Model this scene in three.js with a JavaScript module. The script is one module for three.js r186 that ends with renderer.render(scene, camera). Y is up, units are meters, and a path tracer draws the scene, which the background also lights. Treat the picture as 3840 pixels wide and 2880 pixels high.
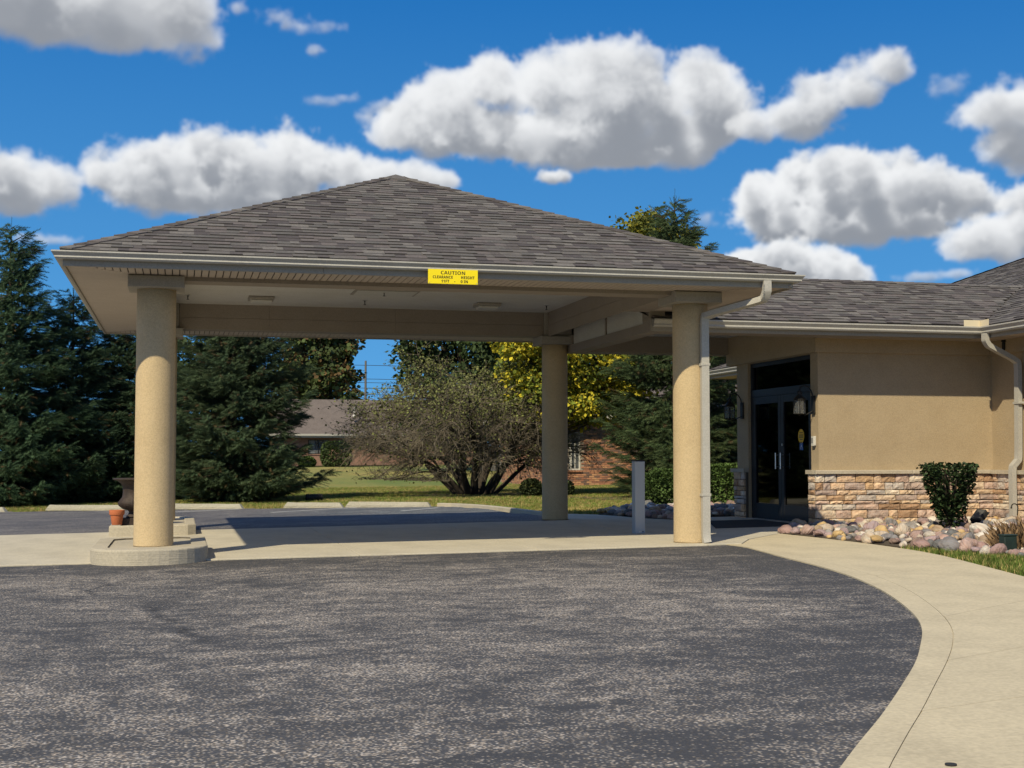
import * as THREE from 'three';
import { mergeGeometries } from 'three/addons/utils/BufferGeometryUtils.js';
import { ImprovedNoise } from 'three/addons/math/ImprovedNoise.js';

// ───────────────────────── camera, sky, sun, exposure ─────────────────────────
const scene = new THREE.Scene();
const F = 5139.84, PITCH = 0.0533, YAW = 0.2374, CAM = new THREE.Vector3(-6.491, 1.123, 16.886);
const camera = new THREE.PerspectiveCamera(2 * Math.atan(1440 / F) * 180 / Math.PI, 4 / 3, 0.1, 2000);
camera.position.copy(CAM);
camera.lookAt(CAM.x + Math.sin(YAW) * Math.cos(PITCH), CAM.y + Math.sin(PITCH), CAM.z - Math.cos(YAW) * Math.cos(PITCH));
const renderer = new THREE.WebGLRenderer({ antialias: true });
renderer.setSize(1024, 768);
renderer.toneMapping = THREE.LinearToneMapping;
renderer.toneMappingExposure = 1.06;
renderer.shadowMap.enabled = true;
const SUNDIR = new THREE.Vector3(-2.235, 3.37, 2.82).normalize();
const sun = new THREE.DirectionalLight(new THREE.Color().setRGB(1, 0.87, 0.6), 4.6);
sun.position.copy(SUNDIR).multiplyScalar(60);
sun.castShadow = true; sun.shadow.radius = 1.2;
Object.assign(sun.shadow.camera, { left: -35, right: 35, top: 35, bottom: -35, near: 1, far: 150 });
sun.shadow.mapSize.set(4096, 4096);
scene.add(sun, sun.target);

// ───────────────────────── helpers ─────────────────────────
let seed = 12345;
const rs = (s) => { seed = s >>> 0; };
const rnd = () => { seed = (seed + 0x6D2B79F5) | 0; let t = Math.imul(seed ^ (seed >>> 15), 1 | seed); t = (t + Math.imul(t ^ (t >>> 7), 61 | t)) ^ t; return ((t ^ (t >>> 14)) >>> 0) / 4294967296; };
const rr = (a, b) => a + (b - a) * rnd();
const pick = (a) => a[Math.floor(rnd() * a.length)];
const clamp = (x, a = 0, b = 1) => Math.min(b, Math.max(a, x));
const sst = (a, b, x) => { const t = clamp((x - a) / (b - a)); return t * t * (3 - 2 * t); };
const V = (x, y, z) => new THREE.Vector3(x, y, z);
const lin = (r, g, b) => new THREE.Color().setRGB(r, g, b);
const perlin = new ImprovedNoise();
const fbm3 = (x, y, z, o = 4) => { let s = 0, a = 1, n = 0; for (let i = 0; i < o; i++) { s += a * perlin.noise(x, y, z); n += a; a *= 0.5; x *= 2.03; y *= 2.03; z *= 2.03; } return s / n; };
// tileable value noise on a unit square
const HT = new Float32Array(65536); { rs(99); for (let i = 0; i < 65536; i++) HT[i] = rnd(); }
const hash = (i, j, s) => HT[((i * 7919 + j * 104729 + s * 31337) & 65535)];
const vnoise = (x, y, p, s) => { const xi = Math.floor(x), yi = Math.floor(y); let fx = x - xi, fy = y - yi; fx = fx * fx * (3 - 2 * fx); fy = fy * fy * (3 - 2 * fy); const a = ((xi % p) + p) % p, b = (a + 1) % p, c = ((yi % p) + p) % p, d = (c + 1) % p; const h = hash(a, c, s), k = hash(b, c, s), l = hash(a, d, s), m = hash(b, d, s); return h + (k - h) * fx + (l - h) * fy + (h - k - l + m) * fx * fy; };
const tfbm = (u, v, p, o, s) => { let r = 0, a = 1, n = 0; for (let i = 0; i < o; i++) { r += a * vnoise(u * p, v * p, p, s + i); n += a; a *= 0.55; p *= 2; } return r / n; };
const toS = (c) => { c = clamp(c); return Math.round(255 * (c <= 0.0031308 ? 12.92 * c : 1.055 * Math.pow(c, 1 / 2.4) - 0.055)); };
// texture from a function of (u,v) giving linear rgb, or a grey height when grey = true
function tex(n, metres, fn, grey = false) {
  const d = new Uint8Array(n * n * 4);
  for (let j = 0; j < n; j++) for (let i = 0; i < n; i++) { const c = fn((i + 0.5) / n, (j + 0.5) / n), k = (j * n + i) * 4; if (grey) d[k] = d[k + 1] = d[k + 2] = Math.round(255 * clamp(c)); else { d[k] = toS(c[0]); d[k + 1] = toS(c[1]); d[k + 2] = toS(c[2]); } d[k + 3] = 255; }
  return finish(new THREE.DataTexture(d, n, n), metres, grey);
}
function finish(t, metres, grey) { t.wrapS = t.wrapT = THREE.RepeatWrapping; t.magFilter = THREE.LinearFilter; t.minFilter = THREE.LinearMipmapLinearFilter; t.generateMipmaps = true; if (!grey) t.colorSpace = THREE.SRGBColorSpace; t.repeat.set(1 / metres, 1 / metres); t.needsUpdate = true; return t; }
const mat = (o) => new THREE.MeshStandardMaterial({ roughness: 0.9, ...o });
const taken = new Map();
function numbered(n) { const k = taken.get(n) ?? 0; taken.set(n, k + 1); return k ? n + '_' + String(k).padStart(3, '0') : n; }
function sh(o) { o.castShadow = o.receiveShadow = true; return o; }
function mesh(name, geo, m, parent) { const o = sh(new THREE.Mesh(geo, m)); o.name = parent ? name : numbered(name); (parent ?? scene).add(o); return o; }
function tag(o, label, category, group) { o.userData.label = label; o.userData.category = category; if (group) o.userData.group = group; return o; }
function thing(name, label, category, p = [0, 0, 0], group) { const g = new THREE.Group(); g.name = numbered(name); g.position.set(...p); scene.add(g); return tag(g, label, category, group); }
function part(name, parent, p = [0, 0, 0]) { const g = new THREE.Group(); g.name = name; g.position.set(...p); parent.add(g); return g; }
const struct = (o, label, category) => { o.userData.kind = 'structure'; if (label) tag(o, label, category); return o; };
const stuff = (o) => { o.userData.kind = 'stuff'; return o; };
// planar uv in metres by the way each face points
function boxUV(g, su = 0, sv = 0) {
  if (g.index) g = g.toNonIndexed();
  g.computeVertexNormals();
  const p = g.attributes.position, n = g.attributes.normal, uv = new Float32Array(p.count * 2);
  for (let i = 0; i < p.count; i += 3) {
    const a = Math.abs(n.getX(i)), b = Math.abs(n.getY(i)), c = Math.abs(n.getZ(i));
    for (let k = i; k < i + 3; k++) { const x = p.getX(k), y = p.getY(k), z = p.getZ(k); let u, v; if (b >= a && b >= c) { u = x; v = -z; } else if (a >= c) { u = -z; v = y; } else { u = x; v = y; } uv[k * 2] = u + su; uv[k * 2 + 1] = v + sv; }
  }
  g.setAttribute('uv', new THREE.BufferAttribute(uv, 2)); return g;
}
// chamfered box between two corners
function cbox(x0, x1, y0, y1, z0, z1, b = 0.008) {
  const w = x1 - x0, h = y1 - y0, d = z1 - z0; b = Math.min(b, w / 3, h / 3, d / 3);
  const s = new THREE.Shape(); s.moveTo(-w / 2 + b, -h / 2 + b); s.lineTo(w / 2 - b, -h / 2 + b); s.lineTo(w / 2 - b, h / 2 - b); s.lineTo(-w / 2 + b, h / 2 - b); s.closePath();
  const g = new THREE.ExtrudeGeometry(s, { depth: d - 2 * b, bevelEnabled: true, bevelThickness: b, bevelSize: b, bevelSegments: 1, steps: 1 });
  g.translate((x0 + x1) / 2, (y0 + y1) / 2, z0 + b); return boxUV(g);
}
const box = (x0, x1, y0, y1, z0, z1) => { const g = new THREE.BoxGeometry(x1 - x0, y1 - y0, z1 - z0); g.translate((x0 + x1) / 2, (y0 + y1) / 2, (z0 + z1) / 2); return boxUV(g); };
const merge = (a) => mergeGeometries(a.map((g) => { g = g.index ? g.toNonIndexed() : g; for (const k of Object.keys(g.attributes)) if (!['position', 'normal', 'uv', 'color'].includes(k)) g.deleteAttribute(k); return g; }));
const tube = (pts, r, seg = 12, rad = 8) => new THREE.TubeGeometry(new THREE.CatmullRomCurve3(pts), seg, r, rad);
// limb: a tapered many-sided bar
function limb(a, b, r0, r1, n = 6) { const d = b.clone().sub(a), g = new THREE.CylinderGeometry(r1, r0, d.length(), n, 1, true); g.translate(0, d.length() / 2, 0); g.applyQuaternion(new THREE.Quaternion().setFromUnitVectors(V(0, 1, 0), d.normalize())); g.translate(a.x, a.y, a.z); return g; }
// the paved ground falls gently to the left
const G = (x) => 0.0125 * clamp(x, -30, 30);
// slab with upright sides from an outline in plan (x,z), its top off metres above the ground
function slab(pts, off, thick, bevel = 0, hole) {
  const s = new THREE.Shape(pts.map(([x, z]) => new THREE.Vector2(x, -z)));
  if (hole) s.holes.push(new THREE.Path(hole.map(([x, z]) => new THREE.Vector2(x, -z))));
  const g = new THREE.ExtrudeGeometry(s, { depth: thick - bevel, bevelEnabled: bevel > 0, bevelThickness: bevel, bevelSize: bevel, bevelOffset: -bevel, bevelSegments: 2, curveSegments: 4 });
  const p = g.attributes.position, uv = g.attributes.uv;
  for (let i = 0; i < p.count; i++) { const x = p.getX(i), y = p.getY(i), z = p.getZ(i); p.setXYZ(i, x, G(x) + off - (thick - bevel) + z, -y); }
  return boxUV(g);
}
const inPoly = (pts, x, z) => { let c = false; for (let i = 0, j = pts.length - 1; i < pts.length; j = i++) { const [a, b] = pts[i], [d, e] = pts[j]; if ((b > z) !== (e > z) && x < (d - a) * (z - b) / (e - b) + a) c = !c; } return c; };
// direction of a photograph pixel as azimuth and elevation in radians
const FWD = V(Math.sin(YAW) * Math.cos(PITCH), Math.sin(PITCH), -Math.cos(YAW) * Math.cos(PITCH)), RIGHT = V(Math.cos(YAW), 0, Math.sin(YAW)), UP = RIGHT.clone().cross(FWD);
const pxDir = (u, v) => FWD.clone().addScaledVector(RIGHT, (u - 1920) / F).addScaledVector(UP, (1440 - v) / F).normalize();

// ───────────────────────── the sky: blue air and fair-weather cumulus ─────────────────────────
{
  const W = 4096, H = 2048, data = new Float32Array(W * H * 4);
  const air = (el) => { const t = clamp(el / 20), q = sst(20, 80, el); const m = (a, b, c) => { const k = a + (b - a) * Math.pow(t, 0.75); return k + (c - k) * q; }; return [m(0.125, 0.014, 0.011), m(0.42, 0.152, 0.122), m(0.79, 0.465, 0.40)]; };
  for (let j = 0; j < H; j++) { const el = ((j + 0.5) / H - 0.5) * 180, c = el > 0 ? air(el) : [0.11, 0.11, 0.1]; for (let i = 0; i < W; i++) { const k = (j * W + i) * 4; data[k] = c[0]; data[k + 1] = c[1]; data[k + 2] = c[2]; data[k + 3] = 1; } }
  const az0 = Math.atan2(FWD.z, FWD.x);   // columns run with atan2(z, x), rightwards in the picture
  const deg = 180 / Math.PI;
  const clouds = [];
  const K = 3840 / 2212, PD = 360 / W;
  const cl = (puffs, o = {}) => { const q = puffs.map(([x, y, rx, ry]) => { const d = pxDir(x * K, y * K); return { a: (Math.atan2(d.z, d.x)) * deg, e: Math.asin(d.y) * deg, ra: rx * K / F * deg, re: ry * K / F * deg }; }); clouds.push({ q, ...o }); };
  cl([[900, 280, 85, 55], [960, 235, 85, 72], [1070, 185, 80, 62], [1150, 195, 85, 70], [1250, 190, 85, 80], [1335, 160, 72, 66], [1300, 260, 120, 90], [1420, 245, 75, 70], [1520, 190, 82, 62], [1545, 260, 72, 75], [1470, 305, 90, 60], [1200, 300, 170, 62], [1020, 290, 130, 52], [1330, 330, 150, 42]]);
  cl([[1630, 275, 45, 32], [1700, 255, 55, 42], [1760, 225, 60, 52], [1840, 190, 62, 46], [1905, 150, 58, 34], [1740, 275, 48, 32]], { soft: 0.7 });
  cl([[235, 380, 66, 40], [320, 365, 85, 52], [430, 350, 85, 58], [520, 350, 95, 52], [620, 330, 62, 52], [700, 365, 100, 46], [800, 385, 90, 40], [900, 385, 60, 34], [950, 395, 42, 26], [400, 420, 130, 45], [560, 420, 140, 50], [350, 415, 100, 40]], { soft: 0.85 });
  cl([[40, -40, 200, 105], [180, -10, 150, 85], [320, 15, 130, 80], [410, 45, 72, 75], [240, 65, 150, 50], [80, 35, 160, 52]], { soft: 0.8 });
  cl([[15, 395, 80, 58], [85, 400, 64, 48], [55, 430, 62, 36]], { soft: 0.75 });
  cl([[1650, 440, 58, 60], [1720, 415, 78, 60], [1810, 395, 88, 58], [1900, 400, 90, 54], [1980, 410, 80, 52], [2060, 430, 80, 42], [2120, 440, 42, 24], [1760, 475, 135, 48], [1900, 480, 140, 50], [2000, 455, 100, 42]]);
  cl([[1610, 580, 52, 40], [1700, 570, 60, 46], [1770, 578, 60, 46], [1830, 592, 42, 30], [1700, 610, 130, 34]]);
  cl([[2130, 245, 56, 40], [2200, 235, 60, 52], [2180, 305, 60, 48], [2230, 330, 64, 52], [2290, 280, 80, 70]], { soft: 0.8 });
  cl([[2095, 535, 58, 34], [2160, 512, 60, 50], [2220, 490, 62, 66], [2290, 500, 80, 70]]);
  cl([[795, 252, 28, 26], [825, 232, 36, 18]], { soft: 0.4 }); cl([[700, 218, 50, 16], [745, 212, 36, 12]], { soft: 0.16 });
  cl([[600, 40, 44, 22], [650, 58, 56, 20], [715, 60, 44, 14]], { soft: 0.24 }); cl([[684, 110, 26, 16]], { soft: 0.3 }); cl([[515, 18, 22, 24]], { soft: 0.3 });
  cl([[2040, 188, 48, 26], [2075, 165, 26, 18]], { soft: 0.2 }); cl([[1200, 384, 36, 14]], { soft: 0.5 }); cl([[1528, 480, 34, 22]], { soft: 0.25 }); cl([[1990, 600, 60, 14], [2060, 592, 50, 14]], { soft: 0.25 }); cl([[100, 518, 70, 14]], { soft: 0.25 });
  clouds.forEach((c) => { c.lo = false; });
  // the same kind of clouds all round, outside the frame
  rs(4711);
  const inFrame = (a, e) => { const d = V(Math.cos(e / deg) * Math.cos(a / deg), Math.sin(e / deg), Math.cos(e / deg) * Math.sin(a / deg)); const z = d.dot(FWD); return z > 0.3 && Math.abs(d.dot(RIGHT) / z * F) < 2500 && Math.abs(d.dot(UP) / z * F) < 2000; };
  for (let t = 0; t < 230; t++) {
    const e0 = 4 + 62 * Math.pow(rnd(), 1.25), a0 = rr(-180, 180), sc = rr(0.7, 1.5), n = 5 + Math.floor(rnd() * 7), q = [];
    if (rnd() > Math.cos(e0 / deg) + 0.15) continue;
    const wide = 1 / Math.max(0.35, Math.cos(e0 / deg));
    if (inFrame(a0, e0) || inFrame(a0 - 5 * sc * wide, e0) || inFrame(a0 + 5 * sc * wide, e0) || inFrame(a0, e0 - 3) || inFrame(a0, e0 + 2)) continue;
    for (let k = 0; k < n; k++) { const x = rr(-1, 1), h = 1 - x * x * 0.7; q.push({ a: a0 + x * 4.6 * sc * wide, e: e0 + rr(-0.4, 1.1) * sc * h, ra: rr(1.2, 2.4) * sc * wide, re: rr(0.8, 1.5) * sc * h }); }
    clouds.push({ q, lo: true, soft: rr(0.6, 1) });
  }
  const L = { a: -0.3, e: 0.9, d: 0.22 };   // towards the sun seen from the frame's middle: left, up, behind the camera
  const field = (c, a, e, d, oct) => {
    let f = -9;
    for (const p of c.q) { const x = (a - p.a) / p.ra; let y = (e - p.e) / p.re; if (y < 0) y *= 1.25; const z = d / p.rd, v = 1 - Math.sqrt(x * x + y * y + z * z), h = Math.max(0, 0.4 - Math.abs(f - v)) / 0.4; f = Math.max(f, v) + h * h * 0.07; }
    if (f < -0.75) return f;
    const s = 1 / c.sc, X = a * c.ca * s + c.off, Y = e * s, Z = d * s;
    let r = f + c.amp * fbm3(X * 0.95, Y * 0.95, Z * 0.95, oct > 2 ? 3 : 1) - c.cut;
    if (oct > 1) r += 0.36 * (0.3 - Math.abs(perlin.noise(X * 2.3, Y * 2.3 + 7, Z * 2.3)));
    if (oct > 3) r += 0.24 * (0.28 - Math.abs(perlin.noise(X * 5.2 + 3, Y * 5.2, Z * 5.2))) + 0.13 * perlin.noise(X * 11, Y * 11, Z * 11);
    return r;
  };
  let ci = 0;
  for (const c of clouds) {
    let a0 = 1e9, a1 = -1e9, e0 = 1e9, e1 = -1e9, sc = 0;
    for (const p of c.q) { p.ca = Math.max(0.3, Math.cos(p.e / deg)); a0 = Math.min(a0, p.a - p.ra * 1.6); a1 = Math.max(a1, p.a + p.ra * 1.6); e0 = Math.min(e0, p.e - p.re * 1.5); e1 = Math.max(e1, p.e + p.re * 1.6); sc = Math.max(sc, p.re); }
    c.sc = Math.max(0.6, sc * 0.95); c.ca = c.q[0].ca; c.off = (ci++) * 13.7; c.soft ??= 1; const wisp = c.soft < 0.45; c.amp = wisp ? 1.4 : 0.95; c.cut = wisp ? 0.3 : -0.1; if (wisp) c.sc = Math.max(0.5, sc);
    for (const p of c.q) p.rd = (p.ra * p.ca + p.re) / 2 * 1.1;
    const st = c.lo ? 6 : 1, D = sc * 1.7, steps = c.lo ? 12 : 24, dz = 2 * D / steps, top = e1, bot = e0, HS = [0.15, 0.45, 1.0, 1.8, 3.0].map((h) => h * sc), WS = [0.14, 0.3, 0.75, 1.3, 1.9];
    const i0 = Math.floor((a0 / 360 + 0.5) * W), i1 = Math.ceil((a1 / 360 + 0.5) * W), j0 = Math.max(H / 2, Math.floor((e0 / 180 + 0.5) * H)), j1 = Math.min(H - 1, Math.ceil((e1 / 180 + 0.5) * H));
    const gw = Math.ceil((i1 - i0) / st) + 2, gh = Math.ceil((j1 - j0) / st) + 2, grid = new Float32Array(gw * gh * 4);
    for (let y = 0; y < gh; y++) for (let x = 0; x < gw; x++) {
      const a = ((i0 + x * st + 0.5) / W - 0.5) * 360, e = ((j0 + y * st + 0.5) / H - 0.5) * 180;
      let T = 1, S = 0, A = 0;
      for (let k = 0; k < steps && T > 0.03; k++) {
        const d = -D + (k + 0.5) * dz, f = field(c, a, e, d, c.lo ? 2 : 4);
        if (f < 0) continue;
        const rho = Math.min(1, f * (c.soft < 1 ? 3 : 4.5)) * (wisp ? 1.1 : 2.8) / sc * c.soft, dt = Math.exp(-rho * dz);
        let od = 0; for (let m = 0; m < 5; m++) { const h = HS[m], g = field(c, a + L.a * h / c.ca, e + L.e * h, d + L.d * h, m < 2 ? 2 : 1); if (g > 0) od += Math.min(1, g * 1.5) * WS[m]; }
        const w = T * (1 - dt); S += w * (0.07 + 0.93 * Math.exp(-od * 2.9 * (0.5 + 0.5 * c.soft))); A += w; T *= dt;
      }
      const lit = 0.64 * S, am = 0.25 * A, o = (y * gw + x) * 4; grid[o] = T; grid[o + 1] = lit + am * 0.9; grid[o + 2] = lit * 0.985 + am * 0.98; grid[o + 3] = lit * 0.94 + am * 1.12;
    }
    for (let j = j0; j <= j1; j++) for (let i = i0; i <= i1; i++) {
      const fx = (i - i0) / st, fy = (j - j0) / st, x = Math.floor(fx), y = Math.floor(fy), u = fx - x, v = fy - y, o = (y * gw + x) * 4, q = (n) => (grid[o + n] * (1 - u) + grid[o + 4 + n] * u) * (1 - v) + (grid[o + gw * 4 + n] * (1 - u) + grid[o + gw * 4 + 4 + n] * u) * v, T = q(0);
      if (T > 0.998) continue;
      const k = (j * W + ((i % W) + W) % W) * 4; data[k] = data[k] * T + q(1); data[k + 1] = data[k + 1] * T + q(2); data[k + 2] = data[k + 2] * T + q(3);
    }
  }
  const t = new THREE.DataTexture(data, W, H, THREE.RGBAFormat, THREE.FloatType); t.mapping = THREE.EquirectangularReflectionMapping; t.magFilter = t.minFilter = THREE.LinearFilter; t.colorSpace = THREE.LinearSRGBColorSpace; t.needsUpdate = true;
  scene.background = t; scene.environment = t;
}


// ───────────────────────── surface textures ─────────────────────────
const speckle = (n, metres, count, r0, r1, base, tones, s) => {   // small stones in a binder, tileable
  rs(s); const a = new Float32Array(n * n * 3), hgt = new Float32Array(n * n);
  for (let j = 0; j < n; j++) for (let i = 0; i < n; i++) { const k = (j * n + i), q = 0.8 + 0.4 * tfbm(i / n, j / n, 64, 3, 5); a[k * 3] = base[0] * q; a[k * 3 + 1] = base[1] * q; a[k * 3 + 2] = base[2] * q; hgt[k] = 0.25 * q; }
  for (let t = 0; t < count; t++) { const cx = rnd() * n, cy = rnd() * n, r = rr(r0, r1) * n / metres, asp = rr(0.6, 1), th = rnd() * 3.14, c = pick(tones), q = rr(0.7, 1.25), R = Math.ceil(r), ct = Math.cos(th), s2 = Math.sin(th);
    for (let y = -R; y <= R; y++) for (let x = -R; x <= R; x++) { const u = (x * ct + y * s2) / r, v = (-x * s2 + y * ct) / (r * asp), d = u * u + v * v; if (d > 1) continue; const k = ((Math.floor(cy + y) + n) % n) * n + (Math.floor(cx + x) + n) % n; a[k * 3] = c[0] * q; a[k * 3 + 1] = c[1] * q; a[k * 3 + 2] = c[2] * q; hgt[k] = 0.4 + 0.6 * (1 - d); } }
  const m = new Uint8Array(n * n * 4), b = new Uint8Array(n * n * 4);
  for (let k = 0; k < n * n; k++) { for (let c = 0; c < 3; c++) { m[k * 4 + c] = toS(a[k * 3 + c]); b[k * 4 + c] = 255 * hgt[k]; } m[k * 4 + 3] = b[k * 4 + 3] = 255; }
  return [finish(new THREE.DataTexture(m, n, n), metres), finish(new THREE.DataTexture(b, n, n), metres, true)];
};
const [asphaltMap, asphaltBump] = speckle(768, 2.6, 30000, 0.003, 0.0062, [0.1, 0.1, 0.11], [[0.5, 0.47, 0.42], [0.34, 0.33, 0.33], [0.62, 0.56, 0.5], [0.24, 0.24, 0.26], [0.5, 0.4, 0.36], [0.75, 0.74, 0.7]], 11);
const concreteMap = tex(1024, 2.2, (u, v) => { const f = tfbm(u, v, 8, 4, 20), g = tfbm(u, v, 128, 2, 31), k = 0.72 + 0.2 * f + 0.24 * (g - 0.5); return [k, k * 0.99, k * 0.97]; });
const concreteBump = tex(512, 1.1, (u, v) => 0.4 * tfbm(u, v, 96, 2, 40) + 0.6 * vnoise(u * 3, v * 140, 420, 44), true);
const stuccoMap = tex(1024, 1.6, (u, v) => { const f = tfbm(u, v, 6, 4, 50), g = tfbm(u, v, 160, 2, 61), k = 0.86 + 0.12 * f + 0.3 * (g - 0.5); return [k, k * (0.985 + 0.02 * f), k * (0.96 + 0.05 * f)]; });
const stuccoBump = tex(512, 0.5, (u, v) => tfbm(u, v, 70, 3, 70), true);
const rockMap = tex(512, 0.9, (u, v) => { const f = tfbm(u, v, 10, 5, 80), k = 0.55 + 0.75 * (f - 0.1); const o = vnoise(u * 24, v * 60, 240, 83); return [k, k * (0.9 + 0.14 * o), k * (0.82 + 0.24 * o)]; });
const rockBump = tex(512, 0.5, (u, v) => tfbm(u, v, 20, 5, 90), true);
const granule = tex(512, 0.5, (u, v) => { const g = tfbm(u, v, 110, 2, 100), h = tfbm(u, v, 12, 3, 104), k = 0.62 + 0.62 * (g - 0.5) + 0.3 * h; return [k, k, k]; });
const granuleBump = tex(512, 0.5, (u, v) => tfbm(u, v, 110, 2, 100), true);
const lawnMap = tex(1024, 3, (u, v) => { const f = tfbm(u, v, 90, 3, 120), g = tfbm(u, v, 8, 4, 131), k = 0.45 + 0.8 * (f - 0.2); return [k * (0.8 + 0.5 * g), k, k * (0.8 - 0.2 * g)]; });
const soilMap = tex(512, 0.8, (u, v) => { const f = tfbm(u, v, 30, 4, 140); return [0.4 + f * 0.6, 0.38 + f * 0.58, 0.36 + f * 0.55]; });
const brickFar = tex(512, 1.6, (u, v) => { const f = tfbm(u, v, 40, 3, 150), g = tfbm(u, v, 6, 3, 152), k = 0.6 + 0.5 * (f - 0.3) + 0.25 * g; return [k, k * 0.97, k * 0.94]; });

const M = {
  asphalt: mat({ map: asphaltMap, bumpMap: asphaltBump, bumpScale: 0.004, vertexColors: true, roughness: 0.82 }),
  walk: mat({ color: lin(0.61, 0.535, 0.385), map: concreteMap, bumpMap: concreteBump, bumpScale: 0.002, roughness: 0.93 }),
  concrete: mat({ color: lin(0.57, 0.53, 0.44), map: concreteMap, bumpMap: concreteBump, bumpScale: 0.002, roughness: 0.93 }),
  kerb: mat({ color: lin(0.50, 0.46, 0.38), map: concreteMap, bumpMap: concreteBump, bumpScale: 0.003, roughness: 0.95 }),
  oldConcrete: mat({ color: lin(0.44, 0.42, 0.35), map: concreteMap, bumpMap: rockBump, bumpScale: 0.012, roughness: 0.97 }),
  stucco: mat({ color: lin(0.425, 0.335, 0.222), map: stuccoMap, bumpMap: stuccoBump, bumpScale: 0.004, roughness: 0.95 }),
  column: mat({ color: lin(0.56, 0.437, 0.268), map: stuccoMap, bumpMap: stuccoBump, bumpScale: 0.004, roughness: 0.95 }),
  trim: mat({ color: lin(0.33, 0.305, 0.27), map: stuccoMap, roughness: 0.7 }),
  board: mat({ color: lin(0.28, 0.24, 0.205), map: stuccoMap, roughness: 0.75 }),
  white: mat({ color: lin(0.45, 0.44, 0.415), roughness: 0.42, map: stuccoMap }),
  ceiling: mat({ color: lin(0.62, 0.6, 0.565), map: stuccoMap, bumpMap: stuccoBump, bumpScale: 0.002, roughness: 0.95 }),
  slat: mat({ color: lin(0.47, 0.405, 0.355), map: stuccoMap, roughness: 0.6 }),
  panel: mat({ color: lin(0.58, 0.57, 0.54), map: stuccoMap, roughness: 0.9 }),
  dark: mat({ color: lin(0.022, 0.022, 0.024), roughness: 0.9 }),
  bronze: mat({ color: lin(0.006, 0.007, 0.011), roughness: 0.5, metalness: 0.1 }),
  iron: mat({ color: lin(0.02, 0.019, 0.018), roughness: 0.55, metalness: 0.4 }),
  steel: mat({ color: lin(0.62, 0.63, 0.65), roughness: 0.3, metalness: 1 }),
  bark: mat({ color: lin(0.075, 0.058, 0.042), map: rockMap, bumpMap: rockBump, bumpScale: 0.02, roughness: 1 }),
  soil: mat({ color: lin(0.11, 0.085, 0.06), map: soilMap, roughness: 1 }),
  lawn: mat({ map: lawnMap, vertexColors: true, roughness: 1 }),
  brickFar: mat({ color: lin(0.3, 0.185, 0.145), map: brickFar, roughness: 0.95 }),
  paint: mat({ color: lin(0.55, 0.56, 0.56), map: concreteMap, roughness: 0.8 }),
};

// ───────────────────────── ground, paving, kerbs ─────────────────────────
const edgeD = (x, z) => { let d = Math.abs(z - 0.5); for (let i = 0; i + 1 < CURVE.length; i++) { const [a, b] = CURVE[i], [c, e] = CURVE[i + 1], l = (c - a) ** 2 + (e - b) ** 2, t = clamp(((x - a) * (c - a) + (z - b) * (e - b)) / l); d = Math.min(d, Math.hypot(x - a - t * (c - a), z - b - t * (e - b))); } return d; };
const wear = (x, z) => {   // sealer worn down to the stone, in drifting patches; least worn along the edges
  const wx = x + 0.7 * fbm3(x * 0.5, z * 0.5, 6.1, 2), wz = z + 0.7 * fbm3(x * 0.5 + 5, z * 0.5, 1.7, 2);
  const a = fbm3(wx * 0.42 + 3.1, wz * 0.6, 0.5, 3), b = fbm3(wx * 1.7, wz * 2.6 + 9, 4.2, 4), c = fbm3(x * 0.13 + 8, z * 0.2 + 2, 8.1, 2), w = 0.14 - Math.abs(fbm3(wx * 0.75 + 2, wz * 1.1, 2.2, 3)), f = fbm3(x * 7, z * 9, 3.3, 2), e = edgeD(x, z);
  const fine = fbm3(wx * 4.2 + 1, wz * 6.5, 9.4, 3);
  return clamp(0.47 + 0.45 * a + 0.65 * b + 0.75 * fine + 0.4 * c + 2.6 * Math.max(0, w - 0.05) * sst(0.1, 0.4, b + 0.25) + 0.4 * f - 0.42 * sst(2.4, 0.3, e + 1.4 * a));
};
function sheet(name, poly, step, off, m, colour, uvs = 1, holes) {   // vertex-coloured sheet cut to an outline
  let x0 = 1e9, x1 = -1e9, z0 = 1e9, z1 = -1e9; for (const [x, z] of poly) { x0 = Math.min(x0, x); x1 = Math.max(x1, x); z0 = Math.min(z0, z); z1 = Math.max(z1, z); }
  const nx = Math.ceil((x1 - x0) / step), nz = Math.ceil((z1 - z0) / step), P = [], C = [], U = [], I = [], id = new Int32Array((nx + 1) * (nz + 1)).fill(-1);
  const vert = (i, j) => { const k = j * (nx + 1) + i; if (id[k] >= 0) return id[k]; const x = x0 + (x1 - x0) * i / nx, z = z0 + (z1 - z0) * j / nz, c = colour(x, z); P.push(x, G(x) + off, z); C.push(...c); U.push(x * uvs, -z * uvs); return id[k] = P.length / 3 - 1; };
  for (let j = 0; j < nz; j++) for (let i = 0; i < nx; i++) { const cx = x0 + (x1 - x0) * (i + 0.5) / nx, cz = z0 + (z1 - z0) * (j + 0.5) / nz; if (!inPoly(poly, cx, cz)) continue; const a = vert(i, j), b = vert(i + 1, j), c = vert(i, j + 1), d = vert(i + 1, j + 1); I.push(a, c, b, b, c, d); }
  const g = new THREE.BufferGeometry(); g.setAttribute('position', new THREE.Float32BufferAttribute(P, 3)); g.setAttribute('color', new THREE.Float32BufferAttribute(C, 3)); g.setAttribute('uv', new THREE.Float32BufferAttribute(U, 2)); g.setIndex(I); g.computeVertexNormals();
  return mesh(name, g, m);
}
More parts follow.
